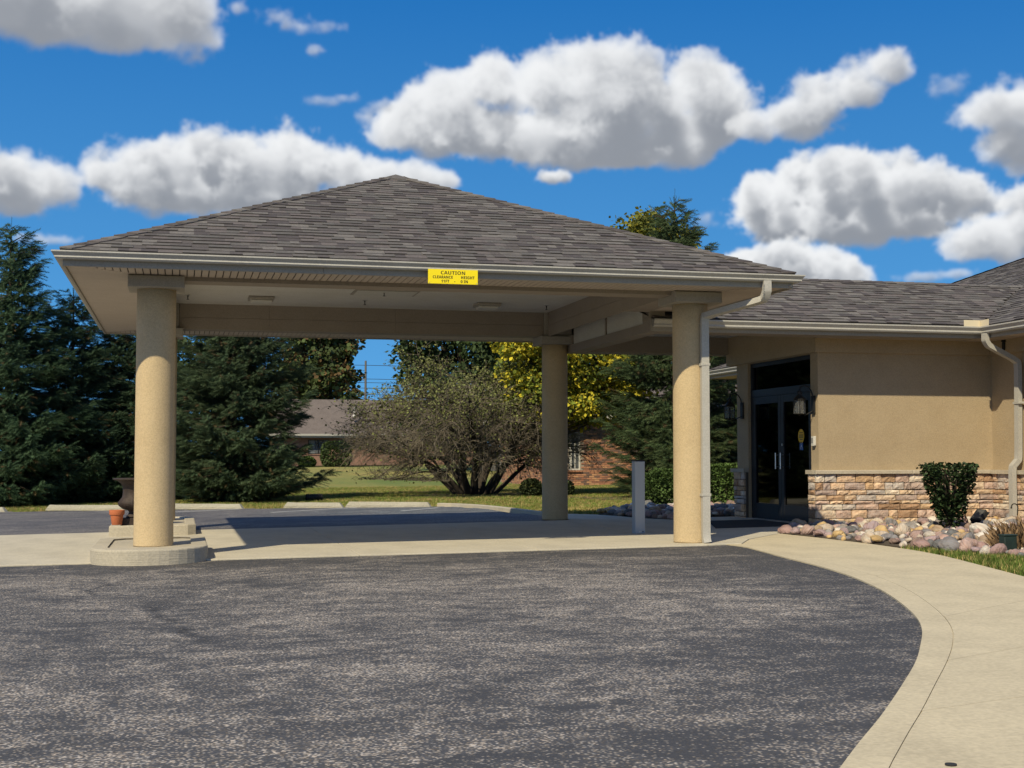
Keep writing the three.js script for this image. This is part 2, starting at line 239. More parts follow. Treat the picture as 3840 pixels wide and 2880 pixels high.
// lawn to the horizon: fine near the place, coarse beyond; it rises a little towards the far house
const lawnY = (x, z) => G(x) - 0.03 + 0.42 * sst(-30, -85, z) + 0.05 * fbm3(x * 0.2, z * 0.2, 1, 2) * sst(-22, -40, z);
{
  const xs = [], zs = []; for (let x = -400; x < -40; x += 40) xs.push(x); for (let x = -40; x <= 60; x += 1) xs.push(x); for (let x = 100; x <= 500; x += 40) xs.push(x);
  for (let z = -900; z < -120; z += 60) zs.push(z); for (let z = -120; z <= 30; z += 1) zs.push(z); for (let z = 60; z <= 300; z += 40) zs.push(z);
  const P = [], C = [], U = [], I = [];
  for (const z of zs) for (const x of xs) {
    P.push(x, lawnY(x, z), z); U.push(x, -z);
    const d = clamp(0.45 + 1.3 * fbm3(x * 0.16 + 4, z * 0.07 + x * 0.05, 3, 3) + 0.9 * fbm3(x * 0.8, z * 0.16, 7, 3)), e = z > -21 && z < -9 ? 0.5 * sst(-21, -15, z) : 0;
    const k = clamp(d * 0.75 + e); C.push(0.15 + 0.3 * k, 0.22 + 0.14 * k, 0.045 + 0.09 * k);
  }
  const n = xs.length; for (let j = 0; j + 1 < zs.length; j++) for (let i = 0; i + 1 < n; i++) { const a = j * n + i; I.push(a, a + n, a + 1, a + 1, a + n, a + n + 1); }
  const g = new THREE.BufferGeometry(); g.setAttribute('position', new THREE.Float32BufferAttribute(P, 3)); g.setAttribute('color', new THREE.Float32BufferAttribute(C, 3)); g.setAttribute('uv', new THREE.Float32BufferAttribute(U, 2)); g.setIndex(I); g.computeVertexNormals();
  struct(mesh('lawn', g, M.lawn), 'green and straw coloured mown lawn reaching back to the brick houses', 'lawn');
}
const smooth = (L, k) => { const c = new THREE.CatmullRomCurve3(L.map(([x, z]) => V(x, 0, z)), false, 'centripetal'), n = (L.length - 1), out = []; for (let i = 0; i <= n * k; i++) { const p = c.getPoint(i / (n * k)); out.push([p.x, p.z]); } return out; };
const CURVE = smooth([[0.3, 0.44], [0.33, 0.9], [0.22, 1.7], [0.06, 2.7], [-0.1, 3.85], [-0.35, 5.06], [-0.7, 6.25], [-1.05, 7.2], [-1.43, 8.1], [-1.74, 8.7], [-2.1, 9.3], [-2.46, 9.87], [-2.93, 10.55], [-3.46, 11.29], [-3.85, 11.81], [-4.3, 12.45], [-4.9, 13.5], [-5.3, 15], [-5.4, 18], [-5.4, 30]], 4);
const JOINT = smooth([[0.5, 0.5], [0.52, 0.95], [0.42, 1.75], [0.27, 2.75], [0.1, 3.9], [-0.13, 5.1], [-0.47, 6.25], [-0.83, 7.2], [-1.22, 8.1], [-1.55, 8.75], [-1.9, 9.33], [-2.28, 9.9], [-2.74, 10.55], [-3.2, 11.2], [-3.6, 11.75], [-4.05, 12.4], [-4.66, 13.5], [-5.05, 15], [-5.15, 18], [-5.15, 30]], 4);
const OUTER = smooth([[1.83, -1.3], [1.9, -0.4], [1.93, 0.4], [1.94, 1.2], [1.9, 2.0], [1.84, 2.6], [1.72, 3.24], [1.45, 4.28], [1.08, 5.64], [0.65, 7.0], [0.1, 8.4], [-0.6, 9.8], [-1.5, 11.3], [-2.4, 12.6], [-3.0, 14], [-3.3, 18], [-3.3, 30]], 4);
const asphaltNear = [[-20, 0.3], [0.95, 0.3], [1.0, 2], [0.9, 3.3], [0.55, 5.3], [-0.4, 8.2], [-1.8, 10.9], [-2.9, 12.4], [-3.7, 14], [-20, 14]];
{
  const X0 = -9.6, X1 = 1.0, Z0 = 0.2, Z1 = 12.8, N = 2048, n = 560, wf = new Float32Array((n + 1) * (n + 1)), d = new Uint8Array(N * N * 4), bm = new Uint8Array(N * N * 4);
  // scuffs that bared the stone, and dark filled cracks, as short strokes: from, to, half width, amount
  const px = (u, v) => { const r = pxDir(u * 3840 / 2212, v * 3840 / 2212), t = -(CAM.y + 0.04) / r.y; return [CAM.x + r.x * t, CAM.z + r.z * t]; };
  const strokes = [[[1285, 1550], [1385, 1458], 0.018, 0.9], [[880, 1542], [1000, 1582], 0.09, 0.8], [[1000, 1582], [1110, 1614], 0.09, 0.8], [[640, 1627], [760, 1634], 0.05, 0.8], [[265, 1300], [345, 1326], 0.1, 0.7], [[285, 1405], [345, 1428], 0.09, 0.6], [[410, 1284], [490, 1262], 0.09, 0.6], [[330, 1350], [420, 1372], 0.12, 0.6], [[700, 1268], [850, 1282], 0.09, 0.4], [[300, 1295], [400, 1340], 0.1, -0.9], [[400, 1340], [430, 1375], 0.1, -0.9], [[188, 1276], [222, 1250], 0.035, -1.2], [[150, 1290], [188, 1276], 0.03, -1], [[760, 1310], [980, 1345], 0.08, 0.4], [[1100, 1400], [1290, 1380], 0.1, 0.4], [[520, 1480], [700, 1450], 0.1, 0.4], [[300, 1440], [500, 1520], 0.09, 0.35], [[1500, 1330], [1640, 1350], 0.1, 0.4]].map(([p, q, w, a]) => [...px(...p), ...px(...q), w, a]);
  rs(2024);
  for (let j = 0; j <= n; j++) for (let i = 0; i <= n; i++) {
    const x = X0 + (X1 - X0) * i / n, z = Z1 + (Z0 - Z1) * j / n; let w = wear(x, z);
    for (const s of strokes) { const L = (s[2] - s[0]) ** 2 + (s[3] - s[1]) ** 2, t = ((x - s[0]) * (s[2] - s[0]) + (z - s[1]) * (s[3] - s[1])) / L; if (t < 0 || t > 1) continue; const wob = 0.05 * Math.sin(t * 7 + s[0] * 5) + 0.02 * Math.sin(t * 23), dd = Math.abs(((x - s[0]) * (s[3] - s[1]) - (z - s[1]) * (s[2] - s[0])) / Math.sqrt(L) + wob); if (dd < s[4]) w += s[5] * (1 - dd / s[4]) * (0.3 + 0.9 * rnd()) * Math.min(1, 6 * t * (1 - t)); }
    wf[j * (n + 1) + i] = w;
  }
  const RT = new Float32Array(1 << 20); for (let i = 0; i < RT.length; i++) RT[i] = rnd();
  for (let j = 0; j < N; j++) for (let i = 0; i < N; i++) {
    const fx = i * n / N, fy = j * n / N, a = Math.floor(fx), c = Math.floor(fy), u = fx - a, v = fy - c, k = c * (n + 1) + a;
    const w0 = wf[k] * (1 - u) * (1 - v) + wf[k + 1] * u * (1 - v) + wf[k + n + 1] * (1 - u) * v + wf[k + n + 2] * u * v, w = clamp(w0), crack = clamp(-w0 * 2);
    const bj = j >> 1, jit = RT[bj * 77 & 1048575] < 0.5 ? 0 : 1, bi = (i + jit) >> 1, q0 = (bj * 1031 + bi) * 3;   // stones of about a centimetre
    const base = (0.044 + 0.028 * rnd()) * (1 - 0.6 * crack) * (0.8 + 0.6 * w); let r = base, g = base * 1.01, bl = base * 1.13, h = 0.3;
    if (RT[q0 & 1048575] < 0.14 + 0.6 * w) { const q = Math.pow(RT[(q0 + 1) & 1048575], 1.6), t = (0.07 + 0.42 * q) * (0.55 + 0.55 * w) * (1 - 0.8 * crack), hue = RT[(q0 + 2) & 1048575]; r = t * (1.02 + 0.16 * hue); g = t * 0.97; bl = t * (0.93 - 0.16 * hue); h = 0.55 + 0.45 * q; }
    const o = (j * N + i) * 4; d[o] = toS(r); d[o + 1] = toS(g); d[o + 2] = toS(bl); d[o + 3] = 255; bm[o] = bm[o + 1] = bm[o + 2] = 255 * h; bm[o + 3] = 255;
  }
  const uvT = (t, grey) => { finish(t, 1, grey); t.wrapS = t.wrapT = THREE.MirroredRepeatWrapping; t.repeat.set(1 / (X1 - X0), 1 / (Z1 - Z0)); t.offset.set(-X0 / (X1 - X0), Z1 / (Z1 - Z0)); return t; };
  const dm = mat({ map: uvT(new THREE.DataTexture(d, N, N)), bumpMap: uvT(new THREE.DataTexture(bm, N, N), true), bumpScale: 0.004, roughness: 0.85 });
  const col = (x, z) => [1, 1, 1], far = (x, z) => { const w = wear(x, z); return [0.25 + 0.9 * w, 0.26 + 0.85 * w, 0.3 + 0.75 * w]; };
  const a = sheet('asphalt_drive', asphaltNear, 0.25, 0, dm, col);
  struct(a, 'worn grey brown asphalt drive in front of the canopy, stones showing through the sealer', 'asphalt');
  struct(sheet('asphalt_approach', [[-60, 14], [-4.2, 14], [-4.2, 30], [-60, 30]], 0.5, 0, M.asphalt, far));
  const lot = [[-60, 14], [-20, 14], [-20, 0.3], [-20, -6], [0.3, -6.3], [0.2, -8.4], [0.12, -10.5], [-0.03, -12.5], [-0.41, -14.0], [-2.77, -14.75], [-10.3, -16.5], [-60, -28]];
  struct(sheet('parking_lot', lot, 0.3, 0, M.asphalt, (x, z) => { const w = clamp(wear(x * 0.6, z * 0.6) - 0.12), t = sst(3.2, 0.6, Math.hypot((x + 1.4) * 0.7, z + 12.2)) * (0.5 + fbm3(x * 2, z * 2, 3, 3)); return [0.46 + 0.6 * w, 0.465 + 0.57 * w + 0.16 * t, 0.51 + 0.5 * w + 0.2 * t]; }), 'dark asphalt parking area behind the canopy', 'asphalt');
}
// concrete apron under the canopy, cut into panels by real joints
{
  const ap = struct(part('concrete_apron', scene), 'pale concrete apron slab running under the canopy to the doors', 'concrete');
  const zf = (x) => 0.52 - 0.0 * x, zb = (x) => -6.22 - 0.05 * (x + 3.4);
  const xs = [-22, -17.8, -13.6, -9.9, -6.82]; const jx = [-6.82, -4.4, -2.2, 0.02];
  const add = (pts, off = 0.012) => mesh('concrete_panel', slab(pts, off, 0.14, 0.006), M.concrete, ap);
  for (let i = 0; i + 1 < xs.length; i++) add([[xs[i] + 0.004, zf(xs[i])], [xs[i + 1] - 0.004, zf(xs[i + 1])], [xs[i + 1] - 0.004, zb(xs[i + 1])], [xs[i] + 0.004, zb(xs[i])]]);
  for (let i = 0; i + 1 < jx.length; i++) for (const [t0, t1] of [[0, 0.36], [0.36, 0.68], [0.68, 1]]) { const z = (x, t) => zf(x) + (zb(x) - zf(x)) * t, a = jx[i] + 0.004, b = jx[i + 1] - 0.004, e = 0.0006; add([[a, z(a, t0 + e)], [b, z(b, t0 + e)], [b, z(b, t1 - e)], [a, z(a, t1 - e)]]); }
  add([[0.03, 0.515], [0.296, 0.46], [0.49, 0.49], [0.925, -0.29], [1.815, -1.29], [1.825, -2.7], [0.03, -2.7]]);
  add([[0.03, -2.708], [3.3, -2.708], [3.3, -6.2], [1.95, -6.2], [1.84, -5.6], [1.5, -6.4], [0.03, -6.4]]);
  add([[1.83, -1.3], [2.5, -2.3], [3.3, -2.7], [1.83, -2.7]]);
  add([[0.22, -6.408], [1.5, -6.408], [1.4, -7.4], [1.2, -8.2], [0.84, -8.74], [0.22, -8.4]]);
}
{
  const sw = struct(part('sidewalk', scene), 'curving cream concrete sidewalk leading to the entrance', 'sidewalk');
  const cut = (L, i0, i1) => L.slice(i0 * 4, i1 * 4 + 1);
  mesh('joint_filler', slab([[0.95, -0.3], ...CURVE.slice(1).map(([x, z]) => [x + 0.04, z]), ...OUTER.slice().reverse().map(([x, z]) => [x - 0.03, z])], 0.0045, 0.1), M.walk, sw);
  // flush kerb band beside the asphalt, then the walk, both broken by cross joints
  const shift = (L, d) => L.map(([x, z], i) => { const a = L[Math.max(0, i - 1)], b = L[Math.min(L.length - 1, i + 1)], n = Math.hypot(b[0] - a[0], b[1] - a[1]); return [x - (b[1] - a[1]) / n * -d, z + (b[0] - a[0]) / n * -d * 1]; });
  const J1 = shift(JOINT, 0.0022), J0 = shift(JOINT, -0.0022);
  const band = [[0, 4], [4, 7], [7, 10], [10, 14], [14, 19]];
  const inset = (pts) => { let cx = 0, cz = 0; pts.forEach(([x, z]) => { cx += x / pts.length; cz += z / pts.length; }); return pts; };
  for (const [a, b] of band) mesh('kerb_band', slab([...cut(CURVE, a, b), ...cut(J0, a, b).reverse()], 0.012, 0.14), M.walk, sw);
  const O = (z) => { for (let i = 0; i + 1 < OUTER.length; i++) if (OUTER[i + 1][1] >= z) { const t = (z - OUTER[i][1]) / (OUTER[i + 1][1] - OUTER[i][1]); return [OUTER[i][0] + t * (OUTER[i + 1][0] - OUTER[i][0]), z]; } return OUTER.at(-1); };
  const cuts = [[0, -1.29], [5, 4.1], [8, 6.9], [11, 8.9], [13, 10.6], [15, 12.3], [19, 29.9]];
  for (let i = 0; i + 1 < cuts.length; i++) {
    const [ja, za] = cuts[i], [jb, zb] = cuts[i + 1], e = 0.0025;
    const inn = cut(J1, ja, jb), out = [O(za + e), ...OUTER.filter(([, z]) => z > za + 0.05 && z < zb - 0.05), O(zb - e)];
    inn[0] = [inn[0][0] + 0.002, inn[0][1] + e]; inn[inn.length - 1] = [inn.at(-1)[0], inn.at(-1)[1] - e];
    const extra = i === 0 ? [[0.94, -0.29]] : [];
    mesh('sidewalk_panel', slab([...extra, ...inn, ...out.reverse()], 0.012, 0.14), M.walk, sw);
  }
}
// drain cover and litter specks on the walk
mesh('drain_cover', new THREE.CylinderGeometry(0.022, 0.022, 0.006, 20).translate(-3.66, G(-3.66) + 0.0155, 12.2), M.dark);
tag(scene.children.at(-1), 'small dark round cover set in the cream sidewalk', 'cover');
// kerb along the grass beside the parking area
{
  const L = [[0.26, -8.42], [0.2, -9.4], [0.14, -10.5], [0.06, -11.6], [-0.05, -12.6], [-0.2, -13.3], [-0.45, -14.0], [-0.7, -14.4]];
  const k = struct(part('grass_kerb', scene), 'low pale concrete kerb curving along the grass edge', 'kerb');
  for (let i = 0; i + 1 < L.length; i++) { const [x0, z0] = L[i], [x1, z1] = L[i + 1], n = Math.hypot(x1 - x0, z1 - z0), nx = -(z1 - z0) / n * 0.13, nz = (x1 - x0) / n * 0.13; mesh('kerb_stone', slab([[x0, z0], [x1, z1], [x1 + nx, z1 + nz], [x0 + nx, z0 + nz]], 0.06, 0.15, 0.012), M.kerb, k); }
}
// two raised kerb islands that carry the outer columns
const arcPts = (cx, cz, rx, rz, a0, a1, n) => Array.from({ length: n + 1 }, (_, i) => { const a = a0 + (a1 - a0) * i / n; return [cx + rx * Math.cos(a), cz + rz * Math.sin(a)]; });
const capTop = 0.158;
{
  const isl = (name, outline, inner, lab) => {
    const t = struct(part(numbered(name), scene), lab, 'kerb island');
    mesh('kerb_ring', slab(outline, capTop, 0.2, 0.02, inner.map(([x, z]) => [x, z])), M.kerb, t);
    let cx = 0, cz = 0; inner.forEach(([x, z]) => { cx += x / inner.length; cz += z / inner.length; });
    mesh('infill_slab', slab(inner.map(([x, z]) => [cx + (x - cx) * 0.9965, cz + (z - cz) * 0.9985]), capTop - 0.004, 0.2, 0.004), M.kerb, t);
    return t;
  };
  const f = (r, fr, bk) => [...arcPts(-6.82, fr - 0.62 + r * 0, 0.66 - r, 0.62 - r, 0, Math.PI, 18), [-6.82 - 0.66 + r, bk + 0.15 + r], [-6.82 - 0.52 + r, bk + r], [-6.82 + 0.52 - r, bk + r], [-6.82 + 0.66 - r, bk + 0.15 + r]];
  isl('kerb_island', f(0, 1.0, -1.55), f(0.17, 1.0, -1.55), 'rounded pale concrete island around the sunlit front left column');
  const b = (r) => [[-7.52 + r, -4.85 + 0.12 - r * 0.2], [-7.4 + r, -4.72 - r], [-6.36 - r, -4.72 - r], [-6.24 - r, -4.85 + 0.05 - r * 0.2], ...arcPts(-6.88, -7.2, 0.64 - r, 0.6 - r, 0, -Math.PI, 16)];
  isl('kerb_island', b(0), b(0.17), 'chipped grey concrete island under the urn and terracotta pot');
}
// concrete wheel stops along the lawn
{
  const prof = (L) => { const s = new THREE.Shape(); s.moveTo(-0.09, 0); s.lineTo(0.09, 0); s.lineTo(0.085, 0.05); s.lineTo(0.055, 0.125); s.lineTo(-0.055, 0.125); s.lineTo(-0.085, 0.05); s.closePath(); const g = new THREE.ExtrudeGeometry(s, { depth: L, bevelEnabled: false, steps: 8 }); const p = g.attributes.position; rs(Math.round(L * 1000)); for (let i = 0; i < p.count; i++) { const e = Math.min(p.getZ(i), L - p.getZ(i)), y = p.getY(i); if (e < 0.01) p.setZ(i, p.getZ(i) + (p.getZ(i) < L / 2 ? 1 : -1) * y * 0.75); p.setXYZ(i, p.getX(i) + 0.012 * fbm3(p.getZ(i) * 9, y * 20, p.getX(i) * 20, 2), y + (y > 0.05 ? 0.014 * fbm3(p.getZ(i) * 7 + 5, y, L, 2) : 0), p.getZ(i)); } return boxUV(g); };
  const W5 = [[-12.1, -16.95, -10.32, -16.45, 'weathered concrete wheel stop farthest along the lawn towards the spruces'], [-9.5, -16.78, -7.7, -16.3, 'weathered concrete wheel stop passing behind the dark urn'], [-6.72, -16.0, -5.04, -15.4, 'weathered concrete wheel stop in front of the broad spruce'], [-4.14, -15.3, -2.8, -14.85, 'short weathered concrete wheel stop touching a longer one'], [-2.76, -14.83, -0.88, -14.1, 'pale concrete wheel stop nearest the grass kerb']];
  for (const [x0, z0, x1, z1, lab] of W5) { const L = Math.hypot(x1 - x0, z1 - z0), o = mesh('wheel_stop', prof(L), M.oldConcrete); o.position.set(x0, G(x0) + 0.004, z0); o.rotation.y = Math.atan2(x1 - x0, z1 - z0); tag(o, lab, 'wheel stop', 'concrete wheel stops along the lawn'); }
  const stripe = (x0, z0, x1, z1, w) => { const n = Math.hypot(x1 - x0, z1 - z0), a = -(z1 - z0) / n * w, b = (x1 - x0) / n * w; return slab([[x0, z0], [x1, z1], [x1 + a, z1 + b], [x0 + a, z0 + b]], 0.005, 0.004); };
  for (const [a, b, c, d] of [[-4.6, -12.9, -2.6, -14.6], [-7.3, -13.8, -5.2, -15.1], [-1.9, -12.2, -0.9, -13.4]]) struct(mesh('parking_line', stripe(a, b, c, d, 0.1), M.paint));
}
// dark entrance mat before the doors
tag(mesh('entrance_mat', slab([[1.46, -2.78], [3.1, -2.85], [3.12, -5.0], [2.2, -4.95]], 0.022, 0.009), mat({ color: lin(0.018, 0.02, 0.026), map: soilMap, roughness: 1 })), 'dark charcoal entrance mat lying before the glass doors', 'mat');


// ───────────────────────── shingle roofs ─────────────────────────
const TONES = [[0.108, 0.095, 0.094], [0.142, 0.13, 0.125], [0.188, 0.174, 0.167], [0.088, 0.076, 0.079], [0.15, 0.13, 0.129], [0.128, 0.12, 0.117]];
const shingleMats = TONES.map((c) => mat({ color: lin(...c), map: granule, bumpMap: granuleBump, bumpScale: 0.003, roughness: 0.97 }));
const shingleAll = mat({ vertexColors: true, map: granule, bumpMap: granuleBump, bumpScale: 0.003, roughness: 0.97 });
// one tab: wedge from thickness t at its lower edge to nothing under the next course, with the darker dyed band that many tabs carry at the lap
function tabGeo(o, u, v, n, a0, a1, b0, b1, v0, v1, t, band, tone) {   // lower edge a0..a1 at v0, upper edge b0..b1 at v1
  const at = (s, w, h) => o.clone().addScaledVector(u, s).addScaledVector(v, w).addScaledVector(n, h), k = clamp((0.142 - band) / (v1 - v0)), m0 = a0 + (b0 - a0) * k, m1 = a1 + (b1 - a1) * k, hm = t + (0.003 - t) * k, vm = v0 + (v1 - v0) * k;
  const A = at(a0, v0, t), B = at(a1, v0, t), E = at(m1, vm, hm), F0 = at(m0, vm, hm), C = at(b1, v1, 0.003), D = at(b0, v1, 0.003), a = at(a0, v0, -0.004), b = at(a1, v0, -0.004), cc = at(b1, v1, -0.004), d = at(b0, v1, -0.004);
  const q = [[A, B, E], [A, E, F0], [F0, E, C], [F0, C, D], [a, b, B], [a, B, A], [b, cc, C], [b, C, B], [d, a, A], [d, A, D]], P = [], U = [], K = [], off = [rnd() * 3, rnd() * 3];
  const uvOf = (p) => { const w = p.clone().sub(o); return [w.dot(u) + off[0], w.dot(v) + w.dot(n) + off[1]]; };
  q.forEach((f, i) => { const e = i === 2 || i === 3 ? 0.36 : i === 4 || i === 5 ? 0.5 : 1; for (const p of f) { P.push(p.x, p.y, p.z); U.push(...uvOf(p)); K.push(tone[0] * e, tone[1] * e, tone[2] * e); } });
  const g = new THREE.BufferGeometry(); g.setAttribute('position', new THREE.Float32BufferAttribute(P, 3)); g.setAttribute('uv', new THREE.Float32BufferAttribute(U, 2)); g.setAttribute('color', new THREE.Float32BufferAttribute(K, 3)); g.computeVertexNormals();
  return g;
}
// courses of random-width tabs over a slope; lo(w), hi(w) bound each course; far slopes get longer tabs
function tabs(o, u, v, lo, hi, len, sd, expo = 0.142, wide = 1) {
  rs(sd); const n = u.clone().cross(v).normalize(); if (n.y < 0) n.negate(); const out = [];
  for (let r = 0; r * expo < len; r++) {
    const v0 = r * expo, v1 = Math.min(len, v0 + expo + 0.03), vt = Math.min(len, v0 + expo * 0.98); let s = lo(v0) - rnd() * 0.3, tone = 0;
    while (s < hi(v0)) {
      const w = rr(0.1, 0.29) * wide, e = s + w, a0 = Math.max(s, lo(v0)), a1 = Math.min(e, hi(v0)), b0 = Math.max(s, lo(v1)), b1 = Math.min(e, hi(v1));
      tone = rnd() < 0.6 ? Math.floor(rnd() * 6) : (tone + 1) % 6;
      if (a1 - a0 > 0.01) out.push({ args: [o, u, v, n, a0, a1, Math.min(b0, a1), Math.max(b1, a0 + 0.001), v0, v1, rr(0.007, 0.009) + (rnd() < 0.5 ? 0.008 : 0), rnd() < 0.62 ? rr(0.018, 0.032) : 0.004], tone, key: (a1 - a0) });
      s = e;
    }
  }
  return out;
}
function layTabs(list, parent, most) {   // the tabs that show largest as parts, the rest as one
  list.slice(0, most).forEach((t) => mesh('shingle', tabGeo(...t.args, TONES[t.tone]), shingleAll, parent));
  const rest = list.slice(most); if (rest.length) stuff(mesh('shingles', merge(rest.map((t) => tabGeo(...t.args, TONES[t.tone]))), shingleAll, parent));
}
const poly3 = (quads) => { const P = []; for (const f of quads) for (let i = 1; i + 1 < f.length; i++) P.push(...f[0], ...f[i], ...f[i + 1]); const g = new THREE.BufferGeometry(); g.setAttribute('position', new THREE.Float32BufferAttribute(P, 3)); return boxUV(g); };
// K-style gutter profile, extruded along a straight run; p = outward distance, q = height
const gutProf = () => { const s = new THREE.Shape(); s.moveTo(0, 0); s.lineTo(0.07, 0); s.lineTo(0.085, 0.022); s.lineTo(0.082, 0.045); s.lineTo(0.1, 0.07); s.lineTo(0.116, 0.092); s.lineTo(0.116, 0.112); s.lineTo(0.1, 0.114); s.lineTo(0.1, 0.098); s.lineTo(0.09, 0.085); s.lineTo(0.07, 0.05); s.lineTo(0.066, 0.012); s.lineTo(0.008, 0.012); s.lineTo(0.008, 0.11); s.lineTo(0, 0.11); s.closePath(); return s; };
function gutter(ax, az, bx, bz, y, ox, oz, m0 = 1, m1 = 1, hs = 1) {   // from a to b, outward (ox,oz); m = +1 outer mitre, -1 inner mitre, 0 square end
  const L = Math.hypot(bx - ax, bz - az), ux = (bx - ax) / L, uz = (bz - az) / L, g = new THREE.ExtrudeGeometry(gutProf(), { depth: L, bevelEnabled: false, steps: 1 }), p = g.attributes.position;
  for (let i = 0; i < p.count; i++) { const o = p.getX(i), h = p.getY(i) * hs; let t = p.getZ(i); t = t < L / 2 ? t - o * m0 : t + o * m1; p.setXYZ(i, ax + ux * t + ox * o, y + h, az + uz * t + oz * o); }
  g.index && g.setIndex(null); if (ux * oz - uz * ox > 0) { for (let i = 0; i < p.count; i += 3) { const a = [p.getX(i), p.getY(i), p.getZ(i)]; p.setXYZ(i, p.getX(i + 1), p.getY(i + 1), p.getZ(i + 1)); p.setXYZ(i + 1, ...a); } }
  return boxUV(g);
}
// downspout: ribbed oblong pipe swept along a path, face = outward direction of its broad side
function spout(pts, w, d, side) {
  const c = new THREE.CatmullRomCurve3(pts, false, 'catmullrom', 0.12), N = 90, P = [], I = [], ring = [[-1, -1], [-0.6, -1], [-0.45, -0.86], [-0.3, -1], [0.3, -1], [0.45, -0.86], [0.6, -1], [1, -1], [1, 1], [-1, 1]].map(([a, b]) => [a * w / 2, b * d / 2]), n = ring.length;
  for (let i = 0; i <= N; i++) { const p = c.getPoint(i / N), t = c.getTangent(i / N), s = side.clone().addScaledVector(t, -side.dot(t)).normalize(), f = t.clone().cross(s); for (const [a, b] of ring) P.push(p.x + s.x * a + f.x * b, p.y + s.y * a + f.y * b, p.z + s.z * a + f.z * b); }
  for (let i = 0; i < N; i++) for (let k = 0; k < n; k++) { const a = i * n + k, b = i * n + (k + 1) % n; I.push(a, a + n, b, b, a + n, b + n); }
  const g = new THREE.BufferGeometry(); g.setAttribute('position', new THREE.Float32BufferAttribute(P, 3)); g.setIndex(I); return boxUV(g);
}

